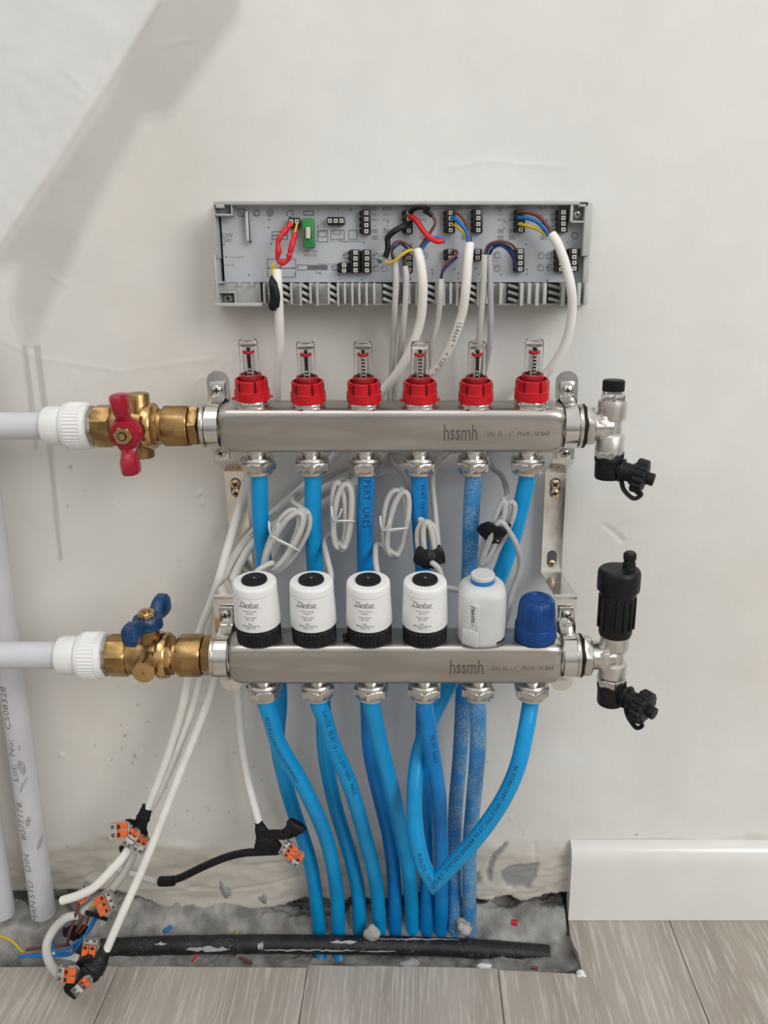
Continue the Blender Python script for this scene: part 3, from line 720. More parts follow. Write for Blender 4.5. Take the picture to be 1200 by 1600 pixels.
# rounded-square light grey actuator
def make_rehau():
    base = L(LB, SX[4] + 0.0005, 0, AH); M = fr(base, U)
    r = thing('thermal_actuator', 'light grey rounded-square actuator with blue collar under its top button', 'actuator', base)
    def ring(rx, ry, h, ex, ox=0, oy=0, n=48):
        o = []
        for k in range(n):
            a = 2 * math.pi * k / n; cs, sn = math.cos(a), math.sin(a); q = 1 / ((abs(cs) ** ex + abs(sn) ** ex) ** (1 / ex)); o.append((ox + rx * cs * q, oy + ry * sn * q, h))
        return o
    secs = [(0.0190, 0.0190, 0.0, 2.2), (0.0208, 0.0208, 0.0015, 2.3), (0.0215, 0.0213, 0.006, 2.5), (0.0216, 0.0214, 0.018, 2.9), (0.0213, 0.0210, 0.036, 3.2), (0.0208, 0.0205, 0.0475, 3.2), (0.0198, 0.0196, 0.0515, 2.9), (0.0160, 0.0160, 0.0560, 2.4), (0.0120, 0.0120, 0.0570, 2), (0.0100, 0.0100, 0.0572, 2)]
    vs = []; fs = []; n = 48
    for s in secs: vs += ring(*s)
    for j in range(len(secs) - 1):
        for k in range(n): a, b = j * n + k, j * n + (k + 1) % n; fs.append((a, b, b + n, a + n))
    fs.append(tuple(range(n))[::-1]); fs.append(tuple((len(secs) - 1) * n + k for k in range(n)))
    m = MB().add(vs, fs, M); hs = obj('housing', m, REHW, r, 50)
    m = MB(); m.lathe([(0.0108, 0.055), (0.0108, 0.0605), (0.010, 0.061)], M, 36); obj('blue_collar', m, mat('sky_blue_plastic', (0.01, 0.17, 0.45), 0.35), r)
    m = MB(); m.lathe([(0.0100, 0.0605), (0.0106, 0.0612), (0.0106, 0.0640), (0.0098, 0.0648), (0.0001, 0.0650)], M, 36); obj('top_button', m, REHW, r)
    # adapter plate and lever on the lower left front
    Rz = M @ Matrix.Rotation(-0.50, 4, 'Z')
    m = MB(); m.box((0, -0.0216, 0.0325), (0.0150, 0.0022, 0.0250), Rz, 0.0006); obj('front_plate', m, mat('pale_plastic', (0.64, 0.65, 0.64), 0.4), r)
    m = MB(); m.box((0, -0.0226, 0.0112), (0.0150, 0.0026, 0.0155), Rz, 0.0008); obj('release_lever', m, REHW, r)
    t = text_mb('REHAU', 0.0066, lambda a, b, z: Rz @ Vector((-b + 0.0015, -0.0228 - z, 0.0355 + a)), xs=0.78, ext=0.00003, bold=0.0002)
    m = MB(); m.tube([Rz @ Vector((0.0010 + 0.0018 * math.cos(a), -0.0228, 0.0240 + 0.0018 * math.sin(a))) for a in [k * 0.5 for k in range(11)]], 0.00025, 5)
    obj('lettering', merge(t, m), PRINT, hs, flat=True)
    # dark notch at the lower right and graduations along the foot
    Rr = M @ Matrix.Rotation(0.85, 4, 'Z'); m = MB(); m.box((0, -0.0212, 0.0045), (0.011, 0.004, 0.0030), Rr @ Matrix.Rotation(0.0, 4, 'Y'), 0.001); obj('notch', m, SLOT, hs)
    m = MB()
    for k in range(26):
        a = -math.pi / 2 - 0.9 + k * 0.075
        m.box((0, -0.0209, 0.0018), (0.0003, 0.0012, 0.0012), M @ Matrix.Rotation(a + math.pi / 2, 4, 'Z'))
    obj('graduation', m, PRINTL, hs, flat=True)
make_rehau()

def make_blue_cap():
    base = L(LB, SX[5], 0, AH); M = fr(base, U)
    r = thing('valve_cap', 'deep blue plastic hand cap on the right end of the lower bar', 'valve cap', base)
    m = MB(); m.lathe([(0.0178, 0.0), (0.0190, 0.0008), (0.0190, 0.0135), (0.0184, 0.0145), (0.0176, 0.0148)], M, 48)
    obj('base_ring', m, BLUECAP, r, 35)
    # fluted crown
    m = MB(); n = 96; vs = []; fs = []
    for rr, h, d in ((0.0178, 0.0146, 0), (0.0178, 0.0175, 0.0006), (0.0172, 0.0250, 0.0010), (0.0164, 0.0330, 0.0010), (0.0152, 0.0370, 0.0008), (0.0135, 0.0392, 0.0004), (0.0110, 0.0402, 0), (0.0070, 0.0404, 0), (0.0066, 0.0398, 0), (0.0001, 0.0398, 0)):
        for k in range(n):
            a = 2 * math.pi * k / n; q = rr - d * (1 if math.cos(6 * a + 0.6) > 0.25 else 0)
            vs.append((q * math.cos(a), q * math.sin(a), h))
    for j in range(9):
        for k in range(n): a, b = j * n + k, j * n + (k + 1) % n; fs.append((a, b, b + n, a + n))
    m.add(vs, fs, M); cr_ = obj('crown', m, BLUECAP, r, 30)
    m = MB()
    for k in range(5): m.box((0, 0, 0.0406), (0.0006, 0.0035, 0.0007), M @ Matrix.Rotation(k * 1.256, 4, 'Z') @ Matrix.Translation((0.0085, 0, 0)))
    m.tube([M @ Vector((0.0095 * math.cos(a * .33), 0.0095 * math.sin(a * .33), 0.0403)) for a in range(20)], 0.00035, 6)
    obj('embossed_ring', m, BLUECAP, cr_)
make_blue_cap()

# ------------------------------------------------------------------ brackets
def bracket(side, label):
    s = side
    xu = 0.1605 * s + UB.x; xl_ = 0.1560 * s + LB.x
    if s < 0: xu = UB.x - 0.1610; xl_ = LB.x - 0.1590
    YU = -0.0495; YL = -0.1010; YW = -0.0140
    z_top = at(884, 579, YU).z; z_u2 = at(880, 720, YU).z; z_w1 = at(872, 734, YW).z; z_w2 = at(872, 893, YW).z; z_l1 = at(885, 932, YL).z; z_bot = at(885, 1078, YL).z
    r = thing('mounting_bracket', label, 'bracket', ((xu + xl_) / 2, YW, 0.5), 'plated steel wall brackets')
    hw = 0.0104
    m = MB(); nseg = 12
    # rounded top end
    prof = [(YU, z_top - 0.010), (YU, z_u2 + 0.002), (YU + 0.003, z_u2 - 0.001), (YU + 0.006, z_u2 - 0.003), (YW - 0.004, z_w1 + 0.002), (YW - 0.0008, z_w1), (YW, z_w1 - 0.003), (YW, z_w2 + 0.003), (YW - 0.0010, z_w2), (YL + 0.0012, z_l1 + 0.0015), (YL, z_l1 - 0.002), (YL, z_bot + 0.010)]
    xf = lambda z: xu + (xl_ - xu) * (z_top - z) / (z_top - z_bot)
    vs = []; fs = []; th = 0.0020
    P = [Vector((0, y, z)) for y, z in prof]
    for i, p in enumerate(P):
        t = (P[min(i + 1, len(P) - 1)] - P[max(i - 1, 0)]).normalized(); nn = Vector((0, t.z, -t.y)); nn = nn if nn.y < 0 else -nn
        xc = xf(p.z)
        for sx_ in (-1, 1):
            for q in (0, th): vs.append((xc + sx_ * hw, p.y + nn.y * q, p.z + nn.z * q))
    for i in range(len(P) - 1):
        a = i * 4; b = a + 4; fs += [(a, b, b + 2, a + 2), (a + 1, a + 3, b + 3, b + 1), (a, a + 1, b + 1, b), (a + 2, b + 2, b + 3, a + 3)]
    fs += [(0, 2, 3, 1), (len(vs) - 4, len(vs) - 3, len(vs) - 1, len(vs) - 2)]
    m.add(vs, fs)
    for zc, yy, sg in ((z_top - 0.010, YU, 1), (z_bot + 0.010, YL, -1)):
        ol = [(xf(zc) + hw * math.cos(a), zc + sg * 0.0100 * math.sin(a)) for a in [math.pi * k / 12 for k in range(13)]]
        vs = [(x, yy, z) for x, z in ol] + [(x, yy - th, z) for x, z in ol]; n = 13
        m.add(vs, [tuple(range(n)), tuple(range(n, 2 * n))[::-1]] + [(i, (i + 1) % n, n + (i + 1) % n, n + i) for i in range(n)])
    obj('plate', m, ZINC, r, 25)
    # dark slots and wall screws in the flat part
    for py_, ln in ((762, 0.0200), (873, 0.0180)):
        p = at(872, py_, YW - th); zc = p.z
        m = MB(); ol = []
        for k in range(13): a = math.pi * k / 12; ol.append((0.0050 * math.cos(a), ln / 2 - 0.005 + 0.0050 * math.sin(a)))
        for k in range(13): a = math.pi + math.pi * k / 12; ol.append((0.0050 * math.cos(a), -ln / 2 + 0.005 + 0.0050 * math.sin(a)))
        m.extr(ol, 0, 0.00025, fr((xf(zc), YW - th, zc), (0, -1, 0), (1, 0, 0))); obj('slot', m, mat('shadowed_slot', (0.10, 0.095, 0.09), 0.7), r, flat=True)
    for py_, mm in ((756, YSCREW), (770, YSCREW), (880, YSCREW)):
        zc = at(872, py_, YW - th).z; screw(r, (xf(zc) + random.uniform(-.0008, .0008), YW - th - 0.0004, zc), (0, -1, 0), 0.0052 if py_ < 800 else 0.0045, mm, 'wall_screw', random.random())
    # clamps
    for c, x, YP in ((UB, xu, YU), (LB, xl_, YL)):
        yo = YP - th; R = 0.0192
        ctr = Vector((x, c.y, c.z)); prof = []
        dy = yo - c.y
        ou = 0.0345
        up_ = [(yo - 0.0010, c.z + ou + 0.0005), (yo - 0.0018, c.z + ou), (yo - 0.0018, c.z + R + 0.005), (yo - 0.003, c.z + R + 0.0022)]
        arc = []
        for k in range(15):
            a = math.radians(75 + k * (210 / 14)); arc.append((c.y + R * math.cos(a) , c.z + R * math.sin(a)))
        low = [(yo - 0.003, c.z - R - 0.0022), (yo - 0.0018, c.z - R - 0.005), (yo - 0.0018, c.z - ou), (yo - 0.0010, c.z - ou - 0.0005)]
        m = MB(); m.strip(up_ + arc + low, x - 0.0058, x + 0.0058, 0.0016)
        cl = obj('clamp_band', m, CHROME, r, 35)
        for sg in (1, -1):
            pz = c.z + sg * (R + (0.0092 if sg < 0 else (0.0110 if c is UB else 0.0135)))
            m = MB(); m.box((0, 0, 0.0010), (0.0135, 0.0150, 0.0016), fr((x, yo - 0.0020, pz), (0, -1, 0)), 0.0007); obj('clamp_ear', m, CHROME, cl)
            screw(r, (x, yo - 0.0048, pz), (0, -1, 0), 0.0048, NICKEL, 'clamp_screw', random.random())
    return r
bracket(-1, 'left plated steel wall bracket, half hidden by grey cables')
bracket(1, 'right plated steel wall bracket with slots and yellow screws')

# ================================================================== VALVES AND COUPLINGS ON THE LEFT
def valve(c, px_list, handle_dir, port_dir, hm, label, cap_label, port_plug, tlt, wing_rot):
    """c: bar centre; px_list: dict of pixel columns; everything turned about the bar's long axis"""
    g = lambda p: at(p, px_list['y'], c.y).x
    ax = lambda x: Vector((x, c.y, c.z)); M = fr((0, c.y, c.z), (1, 0, 0), port_dir)   # local Z = +X, local X = port direction
    r = thing('ball_valve', label, 'valve', (g(px_list['mid']), c.y, c.z))
    k = px_list
    m = MB()
    m.lathe([(0.0150, g(k['u1']) + 0.001), (0.0150, g(k['u2']))], M, 32)
    m.hexa(0.0196, g(k['u1']), g(k['u2']), M, 0.0018, n=8, rot=0.2); obj('union_nut', m, BRASS, r)
    m = MB(); m.hexa(0.0193, g(k['u2']) + 0.0005, g(k['u3']), M, 0.0010, rot=0.3); obj('union_ring', m, BRASS, r)
    m = MB(); m.lathe([(0.0155, g(k['f1'])), (0.0155, g(k['u1']) + .001)], M, 32); m.hexa(0.0180, g(k['f2']) - 0.004, g(k['u1']) - 0.0035, M, 0.001, rot=0.1)
    obj('union_tail', m, BRASS, r)
    m = MB(); m.lathe([(0.0180, g(k['f1'])), (0.0212, g(k['f1']) + 0.0006), (0.0214, g(k['f1']) + 0.0015), (0.0214, g(k['f2']) - 0.0015), (0.0205, g(k['f2'])), (0.0160, g(k['f2']))], M, 48); obj('flange_ring', m, BRASS_B, r)
    # body: octagonal inlet + bulged middle with two ports
    m = MB(); m.hexa(0.0196, g(k['b0']), g(k['b1']), M, 0.0016, n=8, rot=0.39)
    m.lathe([(0.0165, g(k['b1']) - 0.002), (0.0178, g(k['b1']) + 0.003), (0.0185, (g(k['b1']) + g(k['f1'])) / 2), (0.0178, g(k['f1']) - 0.003), (0.0170, g(k['f1']) + 0.001)], M, 40)
    xp = g(k['port']); P0 = Vector((xp, c.y, c.z)); pd = Vector(port_dir)
    for s in (1, -1):
        L_ = 0.0300 if s > 0 else 0.0290
        m.lathe([(0.0125, 0.010), (0.0112, 0.0195), (0.0100, 0.0215), (0.0100, L_ - 0.0012), (0.0092, L_)], fr(P0, pd * s), 32)
    bd = obj('body', m, BRASS, r, 35)
    if port_plug:
        m = MB(); m.lathe([(0.0098, 0.0295), (0.0098, 0.0308), (0.0088, 0.0312)], fr(P0, pd), 32); m.box((0, 0, 0.0313), (0.0130, 0.0022, 0.0006), fr(P0, pd)); m.box((0, 0, 0.0313), (0.0022, 0.0130, 0.0006), fr(P0, pd)); obj('port_plug', m, BRASS_B, r)
    else:
        m = MB(); m.lathe([(0.0070, L_ + 0.0002), (0.0072, L_ + 0.0008)], fr(P0, pd), 24); obj('port_mouth', m, BRASS_B, r)
    hd = Vector(handle_dir).normalized(); hx = g(k['stem']); H0 = Vector((hx, c.y, c.z)); MH = fr(H0, hd, wing_rot)
    m = MB(); MH = MH @ Matrix.Translation((0, 0, 0.0085)); m.lathe([(0.0095, 0.004), (0.0095, 0.0195), (0.0060, 0.020), (0.0060, 0.027)], MH, 28); obj('stem', m, BRASS, r)
    # butterfly handle
    m = MB(); m.lathe([(0.0110, 0.0200), (0.0134, 0.0208), (0.0134, 0.0285), (0.0120, 0.0310), (0.0070, 0.0312)], MH, 32)
    h_ = [(0.004, -0.0085), (0.012, -0.0098), (0.018, -0.0078), (0.031, -0.0072), (0.0355, -0.0045), (0.0365, 0.0), (0.0350, 0.0035), (0.030, 0.0055), (0.018, 0.0060), (0.012, 0.0098), (0.004, 0.0085)]
    for s in (1, -1):
        ol = [(s * a, s * b) for a, b in h_]
        bm = bmesh.new()
        prof = [(0.004, 0.0205, 0.0110, 0.0280), (0.011, 0.0205, 0.0092, 0.0285), (0.015, 0.0215, 0.0060, 0.0310), (0.019, 0.0195, 0.0060, 0.0360), (0.024, 0.0180, 0.0072, 0.0385), (0.0325, 0.0180, 0.0072, 0.0390), (0.0350, 0.0195, 0.0064, 0.0375), (0.0358, 0.0225, 0.0045, 0.0345)]
        vs = []; fs = []; n = 12
        for a, z0, w, z1 in prof:
            for q in range(n):
                t = 2 * math.pi * q / n; cs, sn = math.cos(t), math.sin(t); e_ = 1 / ((abs(cs) ** 4 + abs(sn) ** 4) ** .25)
                vs.append((s * a, cs * e_ * w, (z0 + z1) / 2 + sn * e_ * (z1 - z0) / 2))
        for i in range(len(prof) - 1):
            for q in range(n): a_, b_ = i * n + q, i * n + (q + 1) % n; fs.append((a_, b_, b_ + n, a_ + n))
        fs += [tuple(range(n)), tuple((len(prof) - 1) * n + q for q in range(n))]
        m.add(vs, fs, MH); bm.free()
    hh = obj('handle', m, hm, r, 45)
    m = MB(); m.hexa(0.0082, 0.0308, 0.0365, MH, 0.0008, rot=0.3); hn = obj('handle_nut', m, BRASS_B, hh)
    m = MB(); m.lathe([(0.0040, 0.0364), (0.0040, 0.0368)], MH, 20); obj('nut_bore', m, SLOT, hn) if not port_plug else obj('nut_bore', m, BRASS, hn)
    m = MB(); m.lathe([(0.0030, 0.0366), (0.0028, 0.0380), (0.0010, 0.0382)], MH, 20); obj('stem_end', m, BRASS_B, hh)
    # coupling and pipe
    cp = thing('pipe_coupling', cap_label, 'coupling', (g(k['c1']), c.y, c.z))
    m = MB(); m.hexa(0.0190, g(k['c2']) - 0.002, g(k['b0']) + 0.0005, M, 0.0006, n=8, rot=0.1); obj('steel_insert', m, STEELRING, cp)
    m = MB(); m.ribbed(0.0208, 0.0008, g(k['c1']) + 0.003, g(k['c2']) - 0.004, 40, M, 0.0012)
    m.lathe([(0.0180, g(k['c1']) - 0.002), (0.0208, g(k['c1']) + 0.0005), (0.0216, g(k['c1']) + 0.0035), (0.0200, g(k['c1']) + 0.0040)], M, 48)
    m.lathe([(0.0200, g(k['c2']) - 0.0050), (0.0216, g(k['c2']) - 0.0045), (0.0205, g(k['c2'])), (0.0185, g(k['c2']) + 0.0010)], M, 48); obj('grip_ring', m, PPR, cp, 30)
    m = MB(); m.lathe([(0.0135, g(k['c0'])), (0.0165, g(k['c0']) + 0.0006), (0.0178, g(k['c0']) + 0.003), (0.0178, g(k['c1']) - 0.001), (0.0170, g(k['c1']) + 0.0025)], M, 48); obj('socket', m, PPR, cp)
    return r
hd_u = Vector((0, -1, -0.02)); pd_u = Vector((0, -0.02, 1)).normalized()
valve(UB, dict(y=667, mid=215, u1=258, u2=298, u3=314, f1=228, f2=243, b0=151, b1=180, port=220, stem=217, c0=71, c1=105, c2=143), hd_u, pd_u, REDH,
      'brass ball valve with red butterfly handle, left of the upper manifold', 'white ribbed plastic pipe coupling beside the red-handled valve', False, 0, (-0.06, 0, 1))
a_ = math.radians(86)
hd_l = Vector((0, -math.cos(a_), math.sin(a_))); pd_l = Vector((0, -math.sin(a_), -math.cos(a_)))
valve(LB, dict(y=1023, mid=225, u1=280, u2=318, u3=334, f1=250, f2=265, b0=172, b1=203, port=240, stem=237, c0=93, c1=127, c2=166), hd_l, pd_l, BLUEH,
      'brass ball valve with dark blue butterfly handle, left of the lower manifold', 'white ribbed plastic pipe coupling beside the blue-handled valve', True, 0, Vector((-0.17, -0.985, 0)))
for c, y_, xe, lab in ((UB, 667, 74, 'horizontal grey-white plastic pipe entering at left, feeding the red-handled valve'), (LB, 1023, 96, 'horizontal grey-white plastic pipe entering at left, feeding the blue-handled valve')):
    xe_ = at(xe, y_, c.y).x
    m = MB(); m.lathe([(0.0125, -0.95), (0.0125, xe_ + 0.004)], fr((0, c.y, c.z), (1, 0, 0), (0, 0, 1)), 40)
    tag(obj('plastic_pipe', m, PVC), lab, 'pipe', 'grey-white plastic pipes')

# ------------------------------------------------------------------ vertical grey pipes on the left
def vpipe(pts, label, letters):
    P = pp(pts); r = thing('plastic_pipe', label, 'pipe', P[0], 'grey-white plastic pipes')
    m = MB(); m.tube(P, 0.0132, 40); obj('pipe_wall', m, PVCV, r)
    if letters:
        a, b = P[0], P[-1]; ax = (a - b).normalized()      # runs upward
        fr_ = Vector((-a.x, -D - a.y, H - b.z)); fr_ = (fr_ - ax * fr_.dot(ax)).normalized(); sd = ax.cross(fr_)
        t = MB()
        for s_, y_, sz in letters:
            # place along the pipe by picture row
            best = min(range(400), key=lambda k: abs(proj(b + (a - b) * k / 399)[1] - y_)); q = b + (a - b) * best / 399
            def fn(x, y, z):
                th = -y / 0.0132; return q + ax * x + fr_ * (math.cos(th + OFF) * (0.01325 + z)) + sd * (math.sin(th + OFF) * (0.01325 + z)) 
            t = merge(t, text_mb(s_, sz, fn, xs=1.25, ext=0.00003, bold=-0.0001))
        obj('printed_lettering', t, PRINT, r, flat=True)
    if letters:
        a, b = P[0], P[-1]; ax = (a - b).normalized(); fr_ = Vector((-a.x, -D - a.y, H - b.z)); fr_ = (fr_ - ax * fr_.dot(ax)).normalized(); sd = ax.cross(fr_)
        for (px_, py_, w, h, tl) in ((33, 1190, .0036, .0105, .3), (35, 1217, .0022, .0085, -.5), (43, 1272, .0030, .0065, 0), (62, 1309, .0026, .0100, -.3), (29, 1160, .0012, .0030, 0), (10, 1395, .0012, .004, 0)):
            best = min(range(400), key=lambda k: abs(proj(b + (a - b) * k / 399)[1] - py_)); q = b + (a - b) * best / 399; x0 = (px_ - proj(q)[0]) * 0.00068
            rs = random.Random(py_); vs = []; n = 22
            th0 = x0 / 0.0132
            for ri in (0, 0.5, 1.0):
                for k in range(n):
                    t = 2 * math.pi * k / n; rr = ri * (1 + 0.25 * math.sin(2 * t + py_) + 0.15 * math.sin(5 * t) + rs.uniform(-.08, .08))
                    u_ = w * rr * math.cos(t) + tl * h * rr * math.sin(t); v_ = h * rr * math.sin(t); th = th0 - u_ / 0.0132
                    vs.append(q + ax * v_ + (fr_ * math.cos(th) + sd * math.sin(th)) * (0.01335 if ri < 1 else 0.01318))
            fs = [tuple(range(n))] + [(i * n + k, i * n + (k + 1) % n, (i + 1) * n + (k + 1) % n, (i + 1) * n + k) for i in range(2) for k in range(n)]
            obj('cement_smear', MB().add(vs, fs), mat('grey_cement_smear', (0.36, 0.36, 0.36), 0.8, 0, 0.15, 300), r, 60)
    return r, P
OFF = -0.80
def proj(p):
    d = Vector(p) - Vector((0, -D, H)); z = d.dot(FW); return (PX + F * d.x / z, 800 - F * d.dot(UP) / z)
vpipe([(-54.9, 525, -0.030), (71.5, 1450, -0.030)], 'vertical grey plastic pipe with printed lettering, near the left edge', [('C508328', 1098, 0.0110), ('No:', 1158, 0.0110), ('Lot:', 1198, 0.0110), ('8077178', 1272, 0.0110), ('DIN', 1337, 0.0110), ('STD', 1378, 0.0110), ('MAN', 1412, 0.0110)])
vpipe([(-132.6, 525, -0.030), (8, 1450, -0.030)], 'vertical grey plastic pipe cut off by the left edge of the photo', None)

# ================================================================== RIGHT-HAND END FITTINGS
def end_fitting(c, upper):
    x0 = c.x + (0.1555 if upper else 0.1500) + 0.0165
    XT = at(955 if upper else 958, 660 if upper else 1030, c.y).x
    if upper: r = thing('drain_valve', 'nickel end fitting of the upper bar with small black cap and black drain spout', 'drain valve', (XT, c.y, c.z))
    else: r = thing('air_vent', 'tall black automatic air vent on nickel end fitting of the lower bar', 'air vent', (XT, c.y, c.z))
    M = fr((0, c.y, c.z), (1, 0, 0), (0, 0, 1))
    m = MB(); m.lathe([(0.0185, x0 - 0.001), (0.0200, x0), (0.0200, x0 + 0.0018)], M, 40); obj('black_gasket', m, BLACK, r)
    m = MB(); m.hexa(0.0196, x0 + 0.0016, x0 + 0.0105, M, 0.0015, rot=0.25); m.lathe([(0.0135, x0 + 0.010), (0.0118, XT)], M, 36); obj('end_plug', m, NICKEL, r)
    Mv = fr((XT, c.y, c.z), (0, 0, 1)); K = 0.000585
    s = 1.0
    m = MB()
    if upper: m.lathe([(0.0118, 0.0235), (0.0128, 0.0230), (0.0130, 0.0215), (0.0130, 0.0085), (0.0120, 0.0062), (0.0100, 0.0055), (0.0098, -0.0060), (0.0122, -0.0078), (0.0128, -0.0090), (0.0128, -0.0220)][::-1], Mv, 40)
    else: m.lathe([(0.0128, 0.0240), (0.0130, 0.0085), (0.0120, 0.0065), (0.0100, 0.0055), (0.0098, -0.0060), (0.0125, -0.0078), (0.0128, -0.0090), (0.0128, -0.0200)][::-1], Mv, 40)
    m.box((-0.0105, -0.0085, 0.0), (0.0085, 0.0080, 0.0150), Mv, 0.0012)
    m.extr([(-0.012, -0.0105), (-0.0045, -0.0105), (-0.0025, -0.004), (-0.0030, 0.004), (-0.006, 0.0105), (-0.012, 0.0105)], 0.0075, 0.0112, fr((XT, c.y, c.z), (0, -1, 0), (1, 0, 0)), 0.0008)
    obj('tee_body', m, SATIN, r, 35)
    m = MB(); m.hexa(0.0142, -0.0292, -0.0215, Mv, 0.0008, rot=0.5); obj('lower_hex', m, NICKEL, r)
    if upper:
        m = MB(); m.hexa(0.0118, 0.0232, 0.0296, Mv, 0.0008, rot=0.4); m.lathe([(0.0098, 0.0290), (0.0098, 0.0320)], Mv, 30); obj('upper_hex', m, CHROME, r)
        m = MB(); m.ribbed(0.0094, 0.0005, 0.0315, 0.0415, 30, Mv, 0.0008); m.lathe([(0.0094, 0.0412), (0.0086, 0.0420), (0.0001, 0.0421)], Mv, 30); obj('black_cap', m, BLACK, r, 25)
    else:
        m = MB(); m.lathe([(0.0128, 0.0200), (0.0142, 0.0210), (0.0150, 0.0240), (0.0158, 0.0600), (0.0166, 0.0640), (0.0188, 0.0650), (0.0190, 0.0665), (0.0190, 0.0800), (0.0184, 0.0830), (0.0168, 0.0846), (0.0001, 0.0850)], Mv, 48)
        hs = obj('vent_body', m, BLACK, r, 35)
        m = MB()
        for k in range(14):
            if k in (4, 9): continue
            a = 2 * math.pi * k / 14; m.box((0.0160 * math.cos(a), 0.0160 * math.sin(a), 0.044), (0.0022, 0.0022, 0.030), Mv, 0.0006)
        obj('vent_ribs', m, BLACK, hs, 30)
        Mn = Mv @ Matrix.Translation((0.0085, 0.001, 0))
        m = MB(); m.lathe([(0.0062, 0.0845), (0.0056, 0.0860), (0.0056, 0.0900), (0.0050, 0.0905), (0.0050, 0.0985), (0.0040, 0.1000), (0.0001, 0.1000)], Mn, 24); m.ribbed(0.0053, 0.0005, 0.0930, 0.0985, 10, Mn, 0.0004); obj('vent_nozzle', m, BLACK, r, 30)
    zc = -0.0290
    # black drain cup with rotating spout
    m = MB(); m.lathe([(0.0128, zc + 0.001), (0.0131, zc), (0.0131, zc - 0.0030), (0.0124, zc - 0.0035), (0.0122, zc - 0.0180), (0.0112, zc - 0.0200), (0.0001, zc - 0.0202)][::-1], Mv, 36)
    dc = obj('drain_cup', m, BLACK, r, 35)
    sdir = Vector((0.86, -0.40, -0.20)).normalized() if upper else Vector((0.62, -0.66, -0.16)).normalized()
    S0 = Vector((XT, c.y, c.z + zc - 0.0085)); MS = fr(S0, sdir, (0, 0, 1))
    if not upper: MS = fr(S0 + Vector((0.004, 0, 0.002)), sdir, (0, 0, 1))
    m = MB(); m.lathe([(0.0085, 0.008), (0.0085, 0.0215), (0.0100, 0.0220), (0.0105, 0.0255)], MS, 28); m.lathe([(0.0105, 0.0115), (0.0112, 0.0125), (0.0105, 0.0140)], MS, 28); obj('spout', m, BLACK, r, 30)
    m = MB(); m.ribbed(0.0145, 0.0014, 0.0245, 0.0350, 16, MS, 0.0012); m.lathe([(0.0135, 0.0345), (0.0110, 0.0362), (0.0058, 0.0365), (0.0058, 0.0425), (0.0050, 0.0430)], MS, 28); kn = obj('spout_cap', m, BLACK, r, 25)
    # strap
    b0 = MS @ Vector((-0.010, 0.002, 0.016)); b2 = MS @ Vector((-0.0140, 0.004, 0.031))
    mid = (b0 + b2) / 2 + Vector((0.0005, -0.006, -0.0085)); 
    m = MB(); m.tube(smooth([b0 + Vector((0, 0, .006)), b0, b0 + Vector((0.002, -0.004, -0.007)), mid + Vector((0.003, 0, -0.001)), b2 + Vector((0.004, -0.003, -0.002)), b2], 6), 0.0013, 8, ell=(1, 1.7, (0, 1, 0))); obj('strap', m, BLACK, r)
    return r
end_fitting(UB, True); end_fitting(LB, False)

# ================================================================== BLUE PIPES
def pipe_letters(P, k0, s_, r, parent, sz=0.0062, off=0.0, m=INK):
    """small print along a pipe from sample k0 on"""
    acc = [0.0]
    for a, b in zip(P[:-1], P[1:]): acc.append(acc[-1] + (b - a).length)
    s0 = acc[k0]
    def fn(x, y, z):
        s = s0 + x
        j = 0
        while j < len(P) - 2 and acc[j + 1] < s: j += 1
        t = (s - acc[j]) / max(1e-9, acc[j + 1] - acc[j]); c = P[j].lerp(P[j + 1], t)
        T0 = (P[j + 1] - P[j]).normalized(); T1 = (P[min(j + 2, len(P) - 1)] - P[min(j + 1, len(P) - 2)]).normalized(); T = T0.lerp(T1, t).normalized()
        f = Vector((0, -D, H)) - c; f = (f - T * f.dot(T)).normalized(); sd = f.cross(T)
        a = y / r + off; return c + f * (math.cos(a) * (r + z + 0.00006)) + sd * (math.sin(a) * (r + z + 0.00006))
    t = text_mb(s_, sz, fn, ext=0.00003, align='LEFT', space=1.1)
    return obj('printed_lettering', t, m, parent, flat=True)
def bpipe(pts, label, m=BPIPE, txt=None, k0=6, mitre=None, off=0.0, sz=0.0062, r=0.0080):
    P = smooth(pts, 8)
    t = thing('heating_pipe', label, 'pipe', P[0], 'blue underfloor heating pipes')
    mb = MB(); mb.tube(P, r, 22); obj('pipe_wall', mb, m, t, 60)
    if txt: pipe_letters(P, k0, txt, r, t, sz, off)
    return P, t
def out_of(c, i): 
    a = L(c, SX[i], 0, -AH - 0.022); b = L(c, SX[i], 0, -AH - 0.034); return [a, b]
ground_y = -0.020
def base_pt(x, y): return at(x, y, ground_y)
U1 = out_of(UB, 0) + pp([(407, 810, -0.060), (413, 885, -0.054), (424, 960, -0.050), (434, 1040, -0.045), (437, 1100, -0.043), (434, 1165, -0.040), (452, 1245, -0.036), (484, 1345, -0.028), (497, 1430, -0.022), (499, 1470, -0.020)]) + [Vector((-0.128 + 0.0, -0.030, -0.024)), Vector((-0.120, -0.058, -0.034))]
U1[-2] = Vector((at(499, 1490, -0.03).x, -0.030, -0.022)); U1[-1] = Vector((at(502, 1500, -0.05).x, -0.050, -0.040))
bpipe(U1, 'blue pipe from the first upper outlet, leftmost where the pipes meet the ground', BPIPE)
U2 = out_of(UB, 1) + pp([(489, 810, -0.060), (492, 885, -0.054), (498, 960, -0.050), (503, 1050, -0.044), (505, 1110, -0.042), (508, 1180, -0.040), (524, 1260, -0.036), (548, 1340, -0.028), (560, 1400, -0.024), (562, 1480, -0.020), (562, 1510, -0.020)])
bpipe(U2, 'blue pipe dropping straight from the second upper outlet, third from left at the ground', BPIPE)
